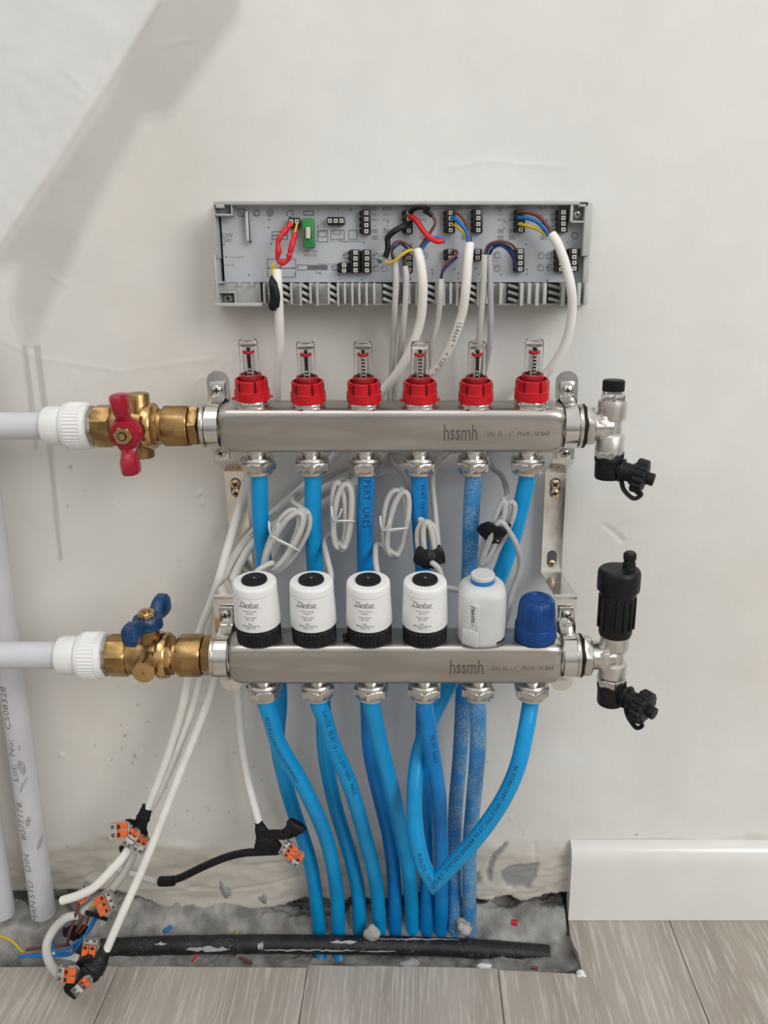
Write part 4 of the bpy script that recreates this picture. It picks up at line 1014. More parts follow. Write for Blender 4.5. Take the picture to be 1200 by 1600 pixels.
U3 = out_of(UB, 2) + pp([(570, 810, -0.060), (571, 885, -0.054), (572, 960, -0.050), (573, 1050, -0.044), (575, 1112, -0.042), (578, 1172, -0.040), (592, 1240, -0.036), (608, 1308, -0.030), (616, 1380, -0.024), (618, 1480, -0.020), (618, 1510, -0.020)])
bpipe(U3, 'blue pipe from the third upper outlet with pale scuff marks near its top', BPIPE2, 'PERT  URES', 6, off=0.1, sz=0.009)
U4 = out_of(UB, 3) + pp([(656, 810, -0.060), (661, 885, -0.054), (664, 960, -0.050), (663, 1050, -0.044), (661, 1140, -0.042), (662, 1200, -0.040), (665, 1260, -0.036), (666, 1340, -0.028), (667, 1400, -0.024), (667, 1480, -0.020), (667, 1510, -0.020)])
bpipe(U4, 'blue pipe from the fourth upper outlet, running behind the two taped cable coils', BPIPE2, 'PE-RT OXYGEN BARRIER 16x2.0', 8, off=0.35, sz=0.0055)
U5 = out_of(UB, 4) + pp([(736, 810, -0.060), (734, 885, -0.054), (730, 960, -0.050), (725, 1050, -0.044), (722, 1120, -0.042), (718, 1190, -0.040), (712, 1260, -0.034), (710, 1340, -0.028), (710, 1400, -0.024), (710, 1480, -0.020), (710, 1510, -0.020)])
bpipe(U5, 'dusty blue pipe from the fifth upper outlet, coated in grey plaster spray', BPIPED)
L1 = out_of(LB, 0) + pp([(424, 1125, -0.112), (437, 1165, -0.102), (472, 1225, -0.085), (508, 1305, -0.062), (525, 1385, -0.040), (529, 1450, -0.024), (529, 1475, -0.020)]) + [Vector((at(529, 1490, -0.03).x, -0.030, -0.022)), Vector((at(531, 1500, -0.05).x, -0.048, -0.040))]
bpipe(L1, 'blue pipe from the first lower outlet curving right in front of its neighbour', BPIPE, 'PE-RT 16 x 2.0 DIN 16833 OXYGEN BARRIER', 12, off=-0.45, sz=0.0045)
L2 = out_of(LB, 1) + pp([(508, 1125, -0.112), (520, 1165, -0.102), (546, 1225, -0.085), (568, 1300, -0.062), (586, 1372, -0.044), (593, 1440, -0.022), (594, 1480, -0.020), (594, 1510, -0.020)])
bpipe(L2, 'blue pipe from the second lower outlet with printing along its length', BPIPE, 'KALDE  PE-RT 16 x 2.0 DIN 16833  MADE', 10, off=0.2, sz=0.0062)
L3 = out_of(LB, 2) + pp([(586, 1125, -0.112), (593, 1160, -0.102), (611, 1228, -0.085), (627, 1300, -0.062), (639, 1365, -0.044), (644, 1430, -0.022), (645, 1480, -0.020), (645, 1510, -0.020)])
bpipe(L3, 'blue pipe from the third lower outlet with dusty lower end', BPIPE)
L4 = out_of(LB, 3) + pp([(668, 1125, -0.112), (673, 1165, -0.107), (685, 1240, -0.084), (689, 1308, -0.058), (690, 1380, -0.040), (689, 1440, -0.023), (688, 1480, -0.021), (688, 1510, -0.026)])
bpipe(L4, 'scuffed blue pipe from the fourth lower outlet, crossed by the kinked pipe', BPIPE2, 'PE-RT 16x2.0', 20, off=0.3, sz=0.006)
L5 = out_of(LB, 4) + pp([(747, 1125, -0.112), (746, 1180, -0.098), (740, 1250, -0.076), (734, 1320, -0.054), (733, 1390, -0.036), (734, 1450, -0.023), (735, 1480, -0.020), (735, 1510, -0.020)])
bpipe(L5, 'dusty blue pipe from the fifth lower outlet, rightmost at the ground', BPIPED)
# the kinked loop joining the last upper and the last lower outlet
A = smooth(out_of(UB, 5) + pp([(812, 800, -0.062), (800, 845, -0.062), (784, 892, -0.062), (757, 960, -0.064), (729, 1020, -0.068), (703, 1068, -0.074), (676, 1120, -0.082), (655, 1175, -0.088), (648, 1235, -0.104), (650, 1300, -0.114), (661, 1350, -0.120), (678, 1380, -0.123)]), 8)
B = smooth(pp([(678, 1380, -0.123), (702, 1356, -0.126), (742, 1312, -0.130), (782, 1256, -0.132), (808, 1200, -0.131), (822, 1140, -0.126)]) + out_of(LB, 5)[::-1], 8)
P = A + B[1:]
kt = thing('heating_pipe', 'bright blue pipe loop with a sharp kink, joining last upper and lower outlets', 'pipe', P[0], 'blue underfloor heating pipes')
mb = MB(); mb.tube(P, [0.0080] * len(P), 22, mitre=len(A) - 1); obj('pipe_wall', mb, BPIPE, kt, 80)
pipe_letters(P, 92, 'KALDE 16x2.0 PE-RT', 0.0080, kt, 0.0062, -0.1); pipe_letters(B, 8, 'OXYGEN BARRIER PE-RT 16x2.0 DIN 16833 MADE IN', 0.0080, kt, 0.0055, 0.1)

# ================================================================== CONTROL BOX
YF, YB_, YR = -0.052, -0.037, -0.002       # rim front, board, back
def bx(px_, py_, Y=YF): return at(px_, py_, Y)
def pbox(mb, x0, y0, x1, y1, Yfront, Yback, bev=0.0):
    """a block whose front face covers the given pixel rectangle at depth Yfront"""
    a = at(x0, y0, Yfront); b = at(x1, y1, Yfront)
    mb.box(((a.x + b.x) / 2, (Yfront + Yback) / 2, (a.z + b.z) / 2), (abs(b.x - a.x), abs(Yback - Yfront), abs(a.z - b.z)), None, bev)
bxr = thing('wiring_centre', 'open light grey heating wiring centre box with black terminals on the wall', 'control box', at(626, 400, -0.002))
m = MB()
pbox(m, 336, 440, 917, 476, -0.014, YR)
pbox(m, 336, 318, 917, 476, -0.008, YR)
pbox(m, 333, 314, 921, 320, YF, YR, 0.0008)       # top rim
pbox(m, 333, 316, 339.5, 404, YF, YR, 0.0008); pbox(m, 914.5, 316, 921, 400, YF, YR, 0.0008)
pbox(m, 333.5, 398, 342, 478, YF - 0.001, YR, 0.0008); pbox(m, 913, 396, 919, 440, YF + 0.004, YR, 0.0008)
pbox(m, 335, 473.5, 410, 479, YF - 0.002, YR, 0.0008)
obj('housing', m, HOUSE, bxr, 30)
m = MB(); pbox(m, 340, 441, 408, 474, -0.036, -0.030, 0.0004)
for a in (372, 392): pbox(m, a, 441, a + 3, 447, -0.046, -0.036)
pbox(m, 333.5, 440, 348, 442.5, YF, -0.03); pbox(m, 340, 456, 368, 458, YF + .003, -0.036, 0.0004); pbox(m, 366, 457, 368.5, 474, YF + .003, -0.036)
obj('corner_tray', m, HOUSE, bxr, 30)
# screw corners on top
for x0, x1, xs_ in ((336, 360, 1), (893, 918, 0)):
    m = MB(); pbox(m, x0, 317, x1, 346 if xs_ == 0 else 336, -0.044, -0.036, 0.001); cc = obj('corner_pocket', m, mat('pocket_grey', (0.22, 0.225, 0.23), 0.6), bxr, 30)
    m = MB()
    if xs_: pbox(m, 336, 334, 362, 337, YF + 0.001, -0.036, 0.0006); pbox(m, 360, 318, 362.8, 337, YF + 0.001, -0.036, 0.0006); pbox(m, 336, 317, 350, 325, YF, -0.04, 0.0006)
    else: pbox(m, 893, 345, 918, 348, YF + 0.001, -0.036, 0.0006); pbox(m, 892, 318, 895, 347, YF + 0.001, -0.036, 0.0006); pbox(m, 905, 315, 919, 323, YF, -0.04, 0.0006)
    obj('pocket_rim', m, HOUSE, cc, 30)
screw(bxr, at(902, 335, -0.045), (0, -1, 0), 0.0036, NICKEL, 'box_screw', 0.5); screw(bxr, at(357.5, 466, -0.037), (0, -1, 0), 0.0048, CHROME, 'box_screw', 0.2)
m = MB(); pbox(m, 344, 320.5, 910, 441, YB_, YB_ + 0.0016); brd = obj('circuit_board', m, BOARD, bxr, flat=True)
screw(bxr, at(594, 407, YB_ - 0.0003), (0, -1, 0), 0.0024, mat('green_screw', (0.25, 0.45, 0.38), 0.3, 0.8), 'board_screw', 0.4)
# tall white bridge at left and little hole
m = MB(); pbox(m, 382, 330, 392, 377, -0.0445, YB_, 0.0012); obj('standing_tab', m, mat('tab_grey', (0.55, 0.56, 0.56), 0.45), bxr)
m = MB(); pbox(m, 387.5, 331, 391.5, 380, -0.0450, -0.040, 0.0006); obj('slot', m, SLOT, bxr)
# terminals
def block(x0, y0, x1, y1, n, vert=True, side=1):
    m = MB(); pbox(m, x0, y0, x1, y1, YB_ - 0.0085, YB_, 0.0004)
    if vert:
        for k in range(n): yy = y0 + (y1 - y0) * (k + .5) / n; pbox(m, (x0 - 3 if side > 0 else x1), yy - 3, (x0 if side > 0 else x1 + 3), yy + 3.5, YB_ - 0.0060, YB_, 0.0006)
    else: pbox(m, x0 + 1, y1 - 1, x1 - 1, y1 + 5 if n == 2 else y1 + 1, YB_ - 0.006, YB_, 0.0006)
    b = obj('terminal_block', m, TERM, bxr, 30)
    w = MB(); d = MB()
    for k in range(n):
        if vert: cx, cy = (x0 + x1) / 2 + 1.0, y0 + (y1 - y0) * (k + .5) / n
        else: cx, cy = x0 + (x1 - x0) * (k + .5) / n, y0 + 6
        pbox(w, cx - 3.0, cy - 3.0, cx + 3.0, cy + 3.0, YB_ - 0.0089, YB_ - 0.008); pbox(d, cx - 1.2, cy - 1.2, cx + 1.2, cy + 1.2, YB_ - 0.0091, YB_ - 0.0085)
    c = obj('contact', w, TERMW, b, flat=True); d_ = obj('contact_hole', d, SLOT, b, flat=True)
block(451, 340, 468, 352, 2, False); block(511, 339, 538, 351, 3, False)
for x0, y0, x1, y1, n in ((564, 328, 579, 366, 4), (631, 328, 645, 365, 4), (696, 328, 711, 364, 4), (739, 327, 754, 364, 4), (806, 327, 820, 363, 4), (872, 327, 887, 363, 4),
                          (530, 410, 543, 427, 2), (547, 390, 562, 427, 4), (565, 390, 580, 427, 4), (632, 398, 645, 426, 3), (696, 389, 710, 407, 2), (738, 389, 753, 407, 2), (805, 388, 819, 425, 4), (869, 388, 883, 425, 4), (889, 388, 904, 424, 4)):
    block(x0, y0, x1, y1, n)
m = MB(); pbox(m, 472, 341, 491, 387, YB_ - 0.010, YB_, 0.0008); gf = obj('fuse_holder', m, GREEN, bxr)
m = MB(); pbox(m, 475.5, 355, 487, 373, YB_ - 0.0105, YB_ - 0.009, 0.0006); obj('fuse_window', m, SLOT, gf)
m = MB(); m.tube([at(481.3, 355, YB_ - 0.0115), at(481.3, 372.5, YB_ - 0.0115)], 0.0023, 12); obj('glass_fuse', m, mat('ceramic_fuse', (0.62, 0.56, 0.54), 0.3), gf)
# cable clamp row
m = MB(); pbox(m, 410, 443, 917, 475, -0.040, -0.014); obj('clamp_floor', m, HOUSED, bxr, flat=True)
fins = [320 + v / 3.75 for v in (350, 375, 505, 560, 618, 658, 725, 780, 820, 864, 905, 948, 992, 1108, 1152)] + [600 + v / 3.53 for v in (95, 140, 180, 290, 330, 368, 405, 455, 522, 570, 596, 645, 760, 802, 845, 888, 990, 1030, 1075, 1115)]
m = MB()
for i, x in enumerate(fins):
    pbox(m, x - 2.0, 442, x + 2.0, 478 if i % 2 else 475, YF - 0.002, -0.030, 0.0004)
    pbox(m, x - 2.6, 457 + (i % 3), x + 2.6, 459 + (i % 3), YF - 0.0005, -0.034)
pbox(m, 410, 474, 917, 477, -0.043, -0.030)
obj('clamp_fins', m, HOUSE, bxr, 30)
for x0, x1 in ((440, 454), (471, 484), (513, 526), (598, 614), (666, 682), (733, 747), (793, 814), (856, 880)):
    m = MB(); pbox(m, x0 - 1, 443, x1 + 1, 475, -0.0425, -0.030); cb = obj('cable_clamp', m, TERM, bxr, flat=True)
    m = MB()
    for k in range(3):
        yy = 449 + k * 10.5; m.tube([at(x0 + 0.5, yy - 3.5, -0.050), at((x0 + x1) / 2, yy - 0.5, -0.050), at(x1, yy + 3, -0.048)], 0.0015, 8, ell=(1, 1.0, (0, 1, 0)))
    obj('clamp_teeth', m, HOUSE if x0 < 780 else mat('grey_teeth', (0.22, 0.22, 0.22), 0.5), cb, 30)
# board print
def bt(s_, x, y, sz, xs=1.0): return text_mb(s_, sz, lambda a, b, z: at(x, y, YB_) + Vector((a, -0.00012 - z, b)), xs=xs, ext=0.00002)
t = MB()
for s_, x, y in (('HZ1', 585, 326), ('HZ2', 605, 326), ('HZ5', 716, 325), ('HZ6', 734, 325), ('HZ7', 781, 325), ('HZ8', 800, 324), ('HZ9', 846, 324), ('HZ10', 869, 324)): t = merge(t, bt(s_, x, y, 0.0040, 1.1))
for x in (586, 604, 661, 726, 782, 800, 849, 864):
    t = merge(t, bt('L/L1', x, 335, 0.0028), bt('N/L2', x, 343.5, 0.0028), bt('<-' if x % 2 else '->', x, 353, 0.0028))
    for yy in (361, 371):
        x0, x1 = x - 4, x + 4
        for a, b in (((x0, yy - 2.5), (x1, yy - 2.5)), ((x1, yy - 2.5), (x1, yy + 3)), ((x1, yy + 3), (x0, yy + 3)), ((x0, yy + 3), (x0, yy - 2.5)), ((x, yy - 2.5), (x, yy + 3)), ((x0, yy), (x1, yy))): t.tube([at(*a, YB_ - .0001), at(*b, YB_ - .0001)], 0.00022, 4)
for x, y in ((541, 399), (523, 417), (588, 400), (600, 400), (588, 419), (601, 419), (664, 399), (846, 399), (858, 399), (845, 418), (858, 418), (777, 419), (777, 398)):
    P_ = [at(x - 4, y + 4, YB_ - .0001), at(x - 4, y - 3, YB_ - .0001), at(x, y - 5, YB_ - .0001), at(x + 4, y - 3, YB_ - .0001), at(x + 4, y + 4, YB_ - .0001), at(x, y + 5, YB_ - .0001), at(x - 4, y + 4, YB_ - .0001)]
    t.tube(P_, 0.00025, 4); t.tube([at(x - 6, y, YB_ - .0001), at(x + 1, y - 2, YB_ - .0001)], 0.00022, 4)
t = merge(t, bt('230V T4A', 485, 393, 0.0032), bt('24V T2A', 485, 399, 0.0032), bt('52W', 355, 368, 0.0050), bt('24V', 355, 376, 0.0050), bt('0,8mm  1.5', 507, 413, 0.0028), bt('8mm', 498, 426, 0.0026), bt('T / L - Managementsystem', 540, 377, 0.0026), bt('L    N', 385, 361, 0.0030),
          bt('-+-+1.5', 358, 414, 0.0030), bt('1 2 3 4 5 6 7 8', 370, 402, 0.0022), bt('*', 548, 331, 0.0080))
def frm(x0, y0, x1, y1, w=0.0003):
    q = [at(a, b, YB_ - .0001) for a, b in ((x0, y0), (x1, y0), (x1, y1), (x0, y1), (x0, y0))]
    for a, b in zip(q[:-1], q[1:]): t.tube([a, b], w, 4)
frm(372, 327, 383, 338, .0004); frm(425, 362, 449, 374); frm(425, 368, 449, 368); frm(496, 360, 512, 378, .00035); frm(498, 362, 509, 370); frm(517, 360, 538, 374); frm(475, 330, 490, 336, .0004); frm(521, 360, 532, 366); frm(418, 405, 438, 433); frm(438, 405, 462, 433); frm(418, 419, 462, 419); frm(545, 360, 558, 374)
for cx, cy in ((401, 333), (422, 333), (453, 334), (898, 368)):
    t.tube([at(cx + 5 * math.cos(a * .3927), cy + 5 * math.sin(a * .3927), YB_ - .0001) for a in range(17)], 0.00032, 4)
t.tube([at(a, b, YB_ - .0001) for a, b in ((397, 336), (401, 328), (405, 336), (397, 336))], 0.0003, 4)
for k in range(4): t.tube([at(374 + k * 2.4, 330, YB_ - .0001), at(376 + k * 2.4, 336, YB_ - .0001)], 0.0003, 4)
for k in range(3): t.tube([at(418 + k, 332 + k * 2, YB_ - .0001), at(426 - k, 332 + k * 2, YB_ - .0001)], 0.0003, 4)
frm(465, 414, 481, 422, .0003)
for k in range(4): t.tube([at(481, 415 + k * 2, YB_ - .0001), at(512, 415 + k * 2, YB_ - .0001)], 0.00045, 4)
rs = random.Random(5)
for y0 in (327, 345, 355, 380, 400, 420, 428, 437):
    for k in range(16):
        x = 352 + k * 36 + rs.uniform(-5, 5)
        if rs.random() < .55: t.lathe([(0.0008, 0), (0.0008, 0.00015)], fr(at(x, y0 + rs.uniform(-2, 2), YB_), (0, -1, 0)), 8)
obj('board_print', t, PRINTL, brd, flat=True)

# ================================================================== CABLES FROM THE BOX
RT = 0.0042; RN = 0.0027
def cable(pts, r, label, m=CABLE, cores=(), group=None, txt=None, extra=None, name='electric_cable', cat='cable'):
    P = smooth(pp(pts), 8)
    t = thing(name, label, cat, P[0], group)
    mb = MB(); mb.tube(P, r, 16); obj('sheath', mb, m, t, 60)
    for mm, rr, cp in cores:
        q = MB(); q.tube(smooth(pp(cp), 6), rr, 10); obj('core_wire', q, mm, t, 60)
    if txt: pipe_letters(P, txt[1], txt[0], r, t, txt[2], 0.1, PRINT)
    if extra: extra(t)
    return P, t
G = 'white cables running down from the wiring centre'
F1 = -0.058; WR = 0.0011
def c1x(t):
    m = MB(); P_ = smooth(pp([(427, 428, -0.055), (427, 445, F1 - .004), (430, 462, F1 - .004), (428, 480, F1 - .003), (431, 485, F1 - .002)]), 4)
    m.tube(P_, [0.0018, .0022, .003, .0034, .0036, .0036, .0038, .0038, .004, .0042, .0042, .0044, .0042, .0034, .0022, .0012, .0006][:len(P_)] if len(P_) <= 17 else 0.003, 10, ell=(0.7, 1.15, (0, 1, 0))); obj('black_tape', m, TAPE, t, 40)
    m = MB()
    Pa = smooth(pp([(455, 350, -0.047), (445, 361, -0.052), (435, 376, -0.055), (435, 392, -0.056), (434, 404, -0.056), (440, 411, -0.056), (450, 406, -0.056), (453, 395, -0.056), (457, 380, -0.055), (462, 362, -0.050)]), 5)
    rs = random.Random(2); m.tube(Pa, [0.0023 + rs.uniform(-.0006, .0006) for _ in Pa], 12); obj('red_shrink_loop', m, REDT, t, 60)
cable([(433, 422, -0.055), (434, 445, F1), (436, 485, F1 + .002), (437, 540, -0.045), (433, 590, -0.036), (431, 640, -0.030), (418, 690, -0.028), (388, 745, -0.030), (372, 800, -0.036), (352, 868, -0.044), (336, 925, -0.050), (312, 990, -0.054), (296, 1055, -0.058), (283, 1110, -0.060), (262, 1180, -0.062), (232, 1262, -0.064)], RT,
      'leftmost white cable from the box, red wire loop above it, ending in black tape', CABLE, [(YEL, WR, [(464, 350, -.047), (461, 362, -.052), (458, 372, -.054)]), (YEL, WR, [(431, 424, -.054), (427, 412, -.055), (425, 425, -.056), (427, 440, -.058)])], G, extra=c1x)
cable([(652, 390, -0.056), (658, 415, F1 - .002), (661, 450, F1 - .003), (657, 500, -0.052), (642, 545, -0.044), (622, 580, -0.036), (598, 612, -0.030), (560, 665, -0.026), (515, 722, -0.024), (470, 765, -0.026), (420, 808, -0.026), (378, 852, -0.029), (350, 900, -0.038), (328, 960, -0.050), (318, 1020, -0.052), (310, 1070, -0.054), (289, 1140, -0.056), (260, 1215, -0.058), (229, 1276, -0.062)], RT,
      'thick white cable with a red sleeved core, ending behind the upper tape wrap', CABLE,
      [(YEL, 0.0014, [(650, 392, -.056), (640, 391, -.060), (628, 398, -.062), (616, 408, -.062), (606, 411, -.060), (603, 407, -.058)]), (BROWN, 0.0014, [(656, 388, -.056), (664, 374, -.060), (673, 362, -.060), (680, 348, -.060), (675, 336, -.056), (668, 330, -.052)]),
       (BLUEW, 0.0016, [(660, 388, -.057), (668, 377, -.060), (682, 371, -.062), (692, 374, -.060), (693, 378, -.058)]), (REDT, 0.0024, [(641, 338, -.047), (651, 345, -.054), (661, 360, -.060), (671, 371, -.064), (683, 377, -.065), (692, 376, -.063)]),
       (TAPE, 0.0021, [(641, 332, -.047), (650, 325, -.053), (662, 324, -.056), (668, 331, -.057), (675, 337, -.056)]), (TAPE, 0.0026, [(664, 334, -.057), (669, 322, -.058)]), (TAPE, 0.0026, [(641, 350, -.048), (630, 354, -.055), (615, 362, -.058), (606, 372, -.058), (606, 388, -.058), (602, 403, -.058)])], G, txt=('300/500V  3x1', 78, 0.0058))
cable([(734, 380, -0.056), (731, 410, F1 - .002), (728, 450, F1 - .002), (722, 490, -0.052), (708, 530, -0.044), (690, 565, -0.036), (668, 592, -0.030), (620, 650, -0.026), (570, 705, -0.024), (520, 765, -0.030), (470, 790, -0.034)] if False else
      [(734, 380, -0.056), (731, 410, F1 - .002), (728, 450, F1 - .002), (722, 490, -0.052), (708, 530, -0.044), (690, 565, -0.036), (668, 592, -0.030), (630, 650, -0.022), (590, 720, -0.020), (540, 762, -0.022), (500, 790, -0.022), (440, 812, -0.026), (395, 850, -0.034), (364, 905, -0.040), (352, 960, -0.046), (344, 1020, -0.052), (334, 1070, -0.058), (312, 1130, -0.064), (282, 1205, -0.074), (232, 1335, -0.092), (190, 1430, -0.108), (164, 1490, -0.118)], RT,
      'thick white cable with blue printed numbers, running down to the lowest taped wire bundle', CABLE,
      [(BROWN, 0.0014, [(710, 330, -.047), (722, 340, -.054), (732, 358, -.058), (736, 382, -.057)]), (BLUEW, 0.0019, [(708, 340, -.047), (720, 350, -.055), (730, 364, -.058), (733, 382, -.058)]), (YEL, 0.0014, [(708, 351, -.047), (717, 356, -.055), (727, 366, -.057), (731, 382, -.057)])], G, txt=('154669 *   < TSE <  *', 26, 0.0062))
cable([(862, 366, -0.056), (872, 382, F1 - .002), (884, 415, F1 - .004), (893, 455, F1 - .004), (893, 495, -0.054), (884, 535, -0.046), (866, 568, -0.038), (848, 588, -0.032), (800, 625, -0.022), (770, 670, -0.014), (745, 705, -0.010), (680, 722, -0.010), (560, 745, -0.009), (470, 790, -0.010), (395, 930, -0.026), (372, 1000, -0.032), (372, 1070, -0.038), (376, 1140, -0.042), (384, 1200, -0.046), (394, 1245, -0.050), (406, 1288, -0.056)], RT,
      'thick white cable arching out of the box at its right end', CABLE,
      [(BROWN, 0.0019, [(810, 331, -.047), (825, 332, -.054), (840, 337, -.057), (853, 350, -.058), (863, 368, -.057)]), (BLUEW, 0.0018, [(810, 340, -.047), (824, 341, -.054), (838, 346, -.057), (850, 356, -.058), (858, 368, -.057)]), (YEL, 0.0015, [(811, 350, -.047), (824, 353, -.054), (840, 358, -.056), (855, 368, -.056)])], G)
GN = 'thin cables from the wiring centre'
NW = 0.0011
# thin cables end in coils
def coil(cx, cy, hl, hw, ang, turns, Y, seed=0, dy=0.004):
    rs = random.Random(seed); out = []; N = 16
    k_ = pxm(at(cx, cy, Y))
    for i in range(int(turns * N) + 1):
        t = 2 * math.pi * i / N; tt = i / (turns * N)
        sh = 1 - 0.30 * tt + 0.07 * math.sin(2.1 * t * 0.25 + seed)
        u = hl * (1 - 0.10 * tt) * math.copysign(abs(math.cos(t)) ** 0.80, math.cos(t)); v = hw * sh * math.sin(t)
        a = math.radians(ang + 4 * math.sin(seed + tt * 7)); x = cx + v * math.cos(a) + u * math.sin(a); y = cy + v * math.sin(a) - u * math.cos(a)
        out.append((x + 5 * math.sin(tt * 6 + seed), y, Y - dy * tt * turns))
    return out
def tie(cx, cy, ang, w, Y, t, seed=0):
    m = MB(); a = math.radians(ang); pts = []
    for k in range(17):
        q = 2 * math.pi * k / 16; x = cx + w * math.cos(q) * math.cos(a); y = cy + w * math.cos(q) * math.sin(a) + 1.5 * math.sin(q)
        pts.append(at(x, y, Y + 0.013 * math.sin(q)))
    m.tube(pts, 0.0008, 8)
    e = (cx - w * math.cos(a), cy - w * math.sin(a))
    m.tube(smooth(pp([(e[0], e[1], Y), (e[0] - 3, e[1] - 10, Y - 0.006), (e[0] - 4, e[1] - 24, Y - 0.004)]), 5), 0.0008, 8)
    m.tube(smooth(pp([(e[0], e[1], Y), (e[0] + 8, e[1] - 9, Y - 0.006), (e[0] + 12, e[1] - 20, Y - 0.008)]), 5), 0.0008, 8)
    obj('wire_tie', m, WHITE, t, 60)
CG = 'coiled actuator cables'
def coil_cable(pre, cl, post, label, r=RN, m=CABLE2, cores=()):
    return cable(pre + cl + post, r, label, m, cores, CG, cat='cable')
def bn(x0, y0, x1, y1, top): return [(BROWN, NW, [(x0, y0, -.058), ((x0 + x1) / 2 - 4, top, -.060), (x1, y1, -.047)])]
# 1: coil left of second pipe
_, t = coil_cable([(617, 408, -.057), (619, 435, F1), (617, 480, -.055), (614, 540, -.034), (610, 600, -.021), (603, 650, -.019), (570, 712, -.018), (500, 752, -.022), (470, 768, -.034), (456, 782, -.052)],
    coil(444, 846, 56, 20, 28, 3.5, -0.068, 1), [(425, 880, -.09), (408, 888, -.098), (398, 900, -.104), (399, 930, -.104)], 'grey cable with slanted tied coil above the leftmost white actuator', cores=[(BROWN, NW, [(619, 410, -.057), (613, 396, -.058), (614, 382, -.059), (625, 377, -.059), (640, 384, -.057), (646, 394, -.05)]), (NAVY, NW, [(616, 410, -.057), (612, 395, -.058), (617, 386, -.059), (627, 381, -.058), (640, 392, -.053)])])
tie(446, 850, 28, 25, -0.080, t)
# 2: coil between second and third pipe
_, t = coil_cable([(633, 416, -.057), (635, 440, F1), (631, 500, -.052), (624, 560, -.030), (618, 610, -.020), (600, 670, -.012), (560, 722, -.014), (545, 745, -.05)],
    coil(534, 806, 54, 13, 2, 2.5, -0.062, 2), [(515, 835, -.05), (507, 850, -.06), (512, 875, -.085), (517, 905, -.100), (500, 925, -.104)], 'grey cable with upright tied coil between the second and third blue pipes', cores=[(NAVY, NW, [(633, 418, -.057), (629, 402, -.057), (632, 392, -.056), (637, 400, -.05)]), (BROWN, NW, [(635, 418, -.057), (634, 404, -.057), (640, 396, -.052)])])
tie(538, 815, 0, 16, -0.070, t)
# 3: coil between third and fourth pipe
_, t = coil_cable([(689, 436, -.057), (688, 460, F1), (684, 500, -.050), (674, 540, -.040), (664, 590, -.018), (640, 650, -.010), (610, 712, -.010), (630, 740, -.030), (638, 765, -.05)],
    coil(620, 818, 54, 18, 6, 2.5, -0.060, 3), [(590, 850, -.055), (587, 875, -.080), (590, 905, -.100), (578, 930, -.104)], 'grey cable with upright tied coil left of the fourth blue pipe', cores=[(BROWN, NW, [(690, 438, -.057), (692, 420, -.060), (703, 405, -.060), (714, 397, -.056), (712, 392, -.050), (704, 394, -.047)]), (NAVY, NW, [(688, 438, -.057), (692, 424, -.060), (704, 411, -.058), (714, 402, -.053)])])
tie(618, 828, -6, 20, -0.070, t)
# 4: taped coil on fourth pipe
def tape_patch(t, pts, r, nm='black_tape', seed=0, flat=(0.55, 1.3)):
    P_ = smooth(pp(pts), 5); rs = random.Random(seed); m = MB()
    m.tube(P_, [r * rs.uniform(0.88, 1.12) for _ in P_], 10, ell=(flat[0], flat[1], (0, 1, 0))); return obj(nm, m, TAPE, t, 30)
_, t = coil_cable([(757, 398, -.058), (756, 430, F1), (752, 490, -.052), (746, 550, -.040), (735, 620, -.026), (705, 700, -.020), (684, 722, -.030), (676, 752, -.044), (680, 800, -.056), (684, 845, -.070), (682, 858, -.076)],
    coil(668, 848, 34, 14, -8, 2.5, -0.078, 4), [(676, 880, -.098), (686, 890, -.100), (692, 915, -.100), (684, 935, -.104)], 'grey cable with small coil bound in black tape in front of the fourth blue pipe', cores=[(BROWN, NW, [(757, 400, -.058), (762, 384, -.059), (778, 377, -.060), (796, 380, -.058), (808, 391, -.050)]), (NAVY, NW, [(759, 400, -.058), (765, 386, -.059), (780, 380, -.060), (796, 386, -.058), (807, 402, -.050)])])
tape_patch(t, [(651, 866, -.088), (662, 872, -.094), (676, 874, -.094), (690, 866, -.086)], 0.0075, seed=4, flat=(0.5, 1.25))
# 5: taped coil by last pipe
_, t = coil_cable([(764, 398, -.054), (766, 440, -.055), (767, 500, -.050), (765, 540, -.042), (757, 580, -.032), (750, 650, -.026), (765, 722, -.030), (785, 745, -.036), (793, 775, -.060)],
    coil(774, 832, 54, 13, 22, 2.5, -0.082, 5), [(778, 818, -.100), (796, 832, -.100), (810, 860, -.096), (812, 890, -.090), (800, 925, -.090), (794, 955, -.098), (786, 985, -.105)], 'grey cable with slanted coil bound in black tape beside the last upper blue pipe', m=mat('mid_grey_cable', (0.42, 0.42, 0.42), 0.5), cores=[(NAVY, NW, [(764, 400, -.055), (768, 390, -.058), (782, 384, -.059), (796, 394, -.056), (806, 412, -.050)]), (NAVY, NW, [(764, 400, -.055), (772, 386, -.057), (786, 382, -.058), (800, 396, -.055), (807, 421, -.050)])])
tape_patch(t, [(760, 838, -.090), (770, 832, -.096), (778, 836, -.096), (784, 826, -.088)], 0.0090, seed=5, flat=(0.45, 1.35))
# short link from white to grey actuator
cable([(690, 921, -.100), (700, 919, -.104), (712, 921, -.106), (722, 922, -.108)], RN, 'short grey cable leading out of the rounded-square grey actuator', CABLE2)

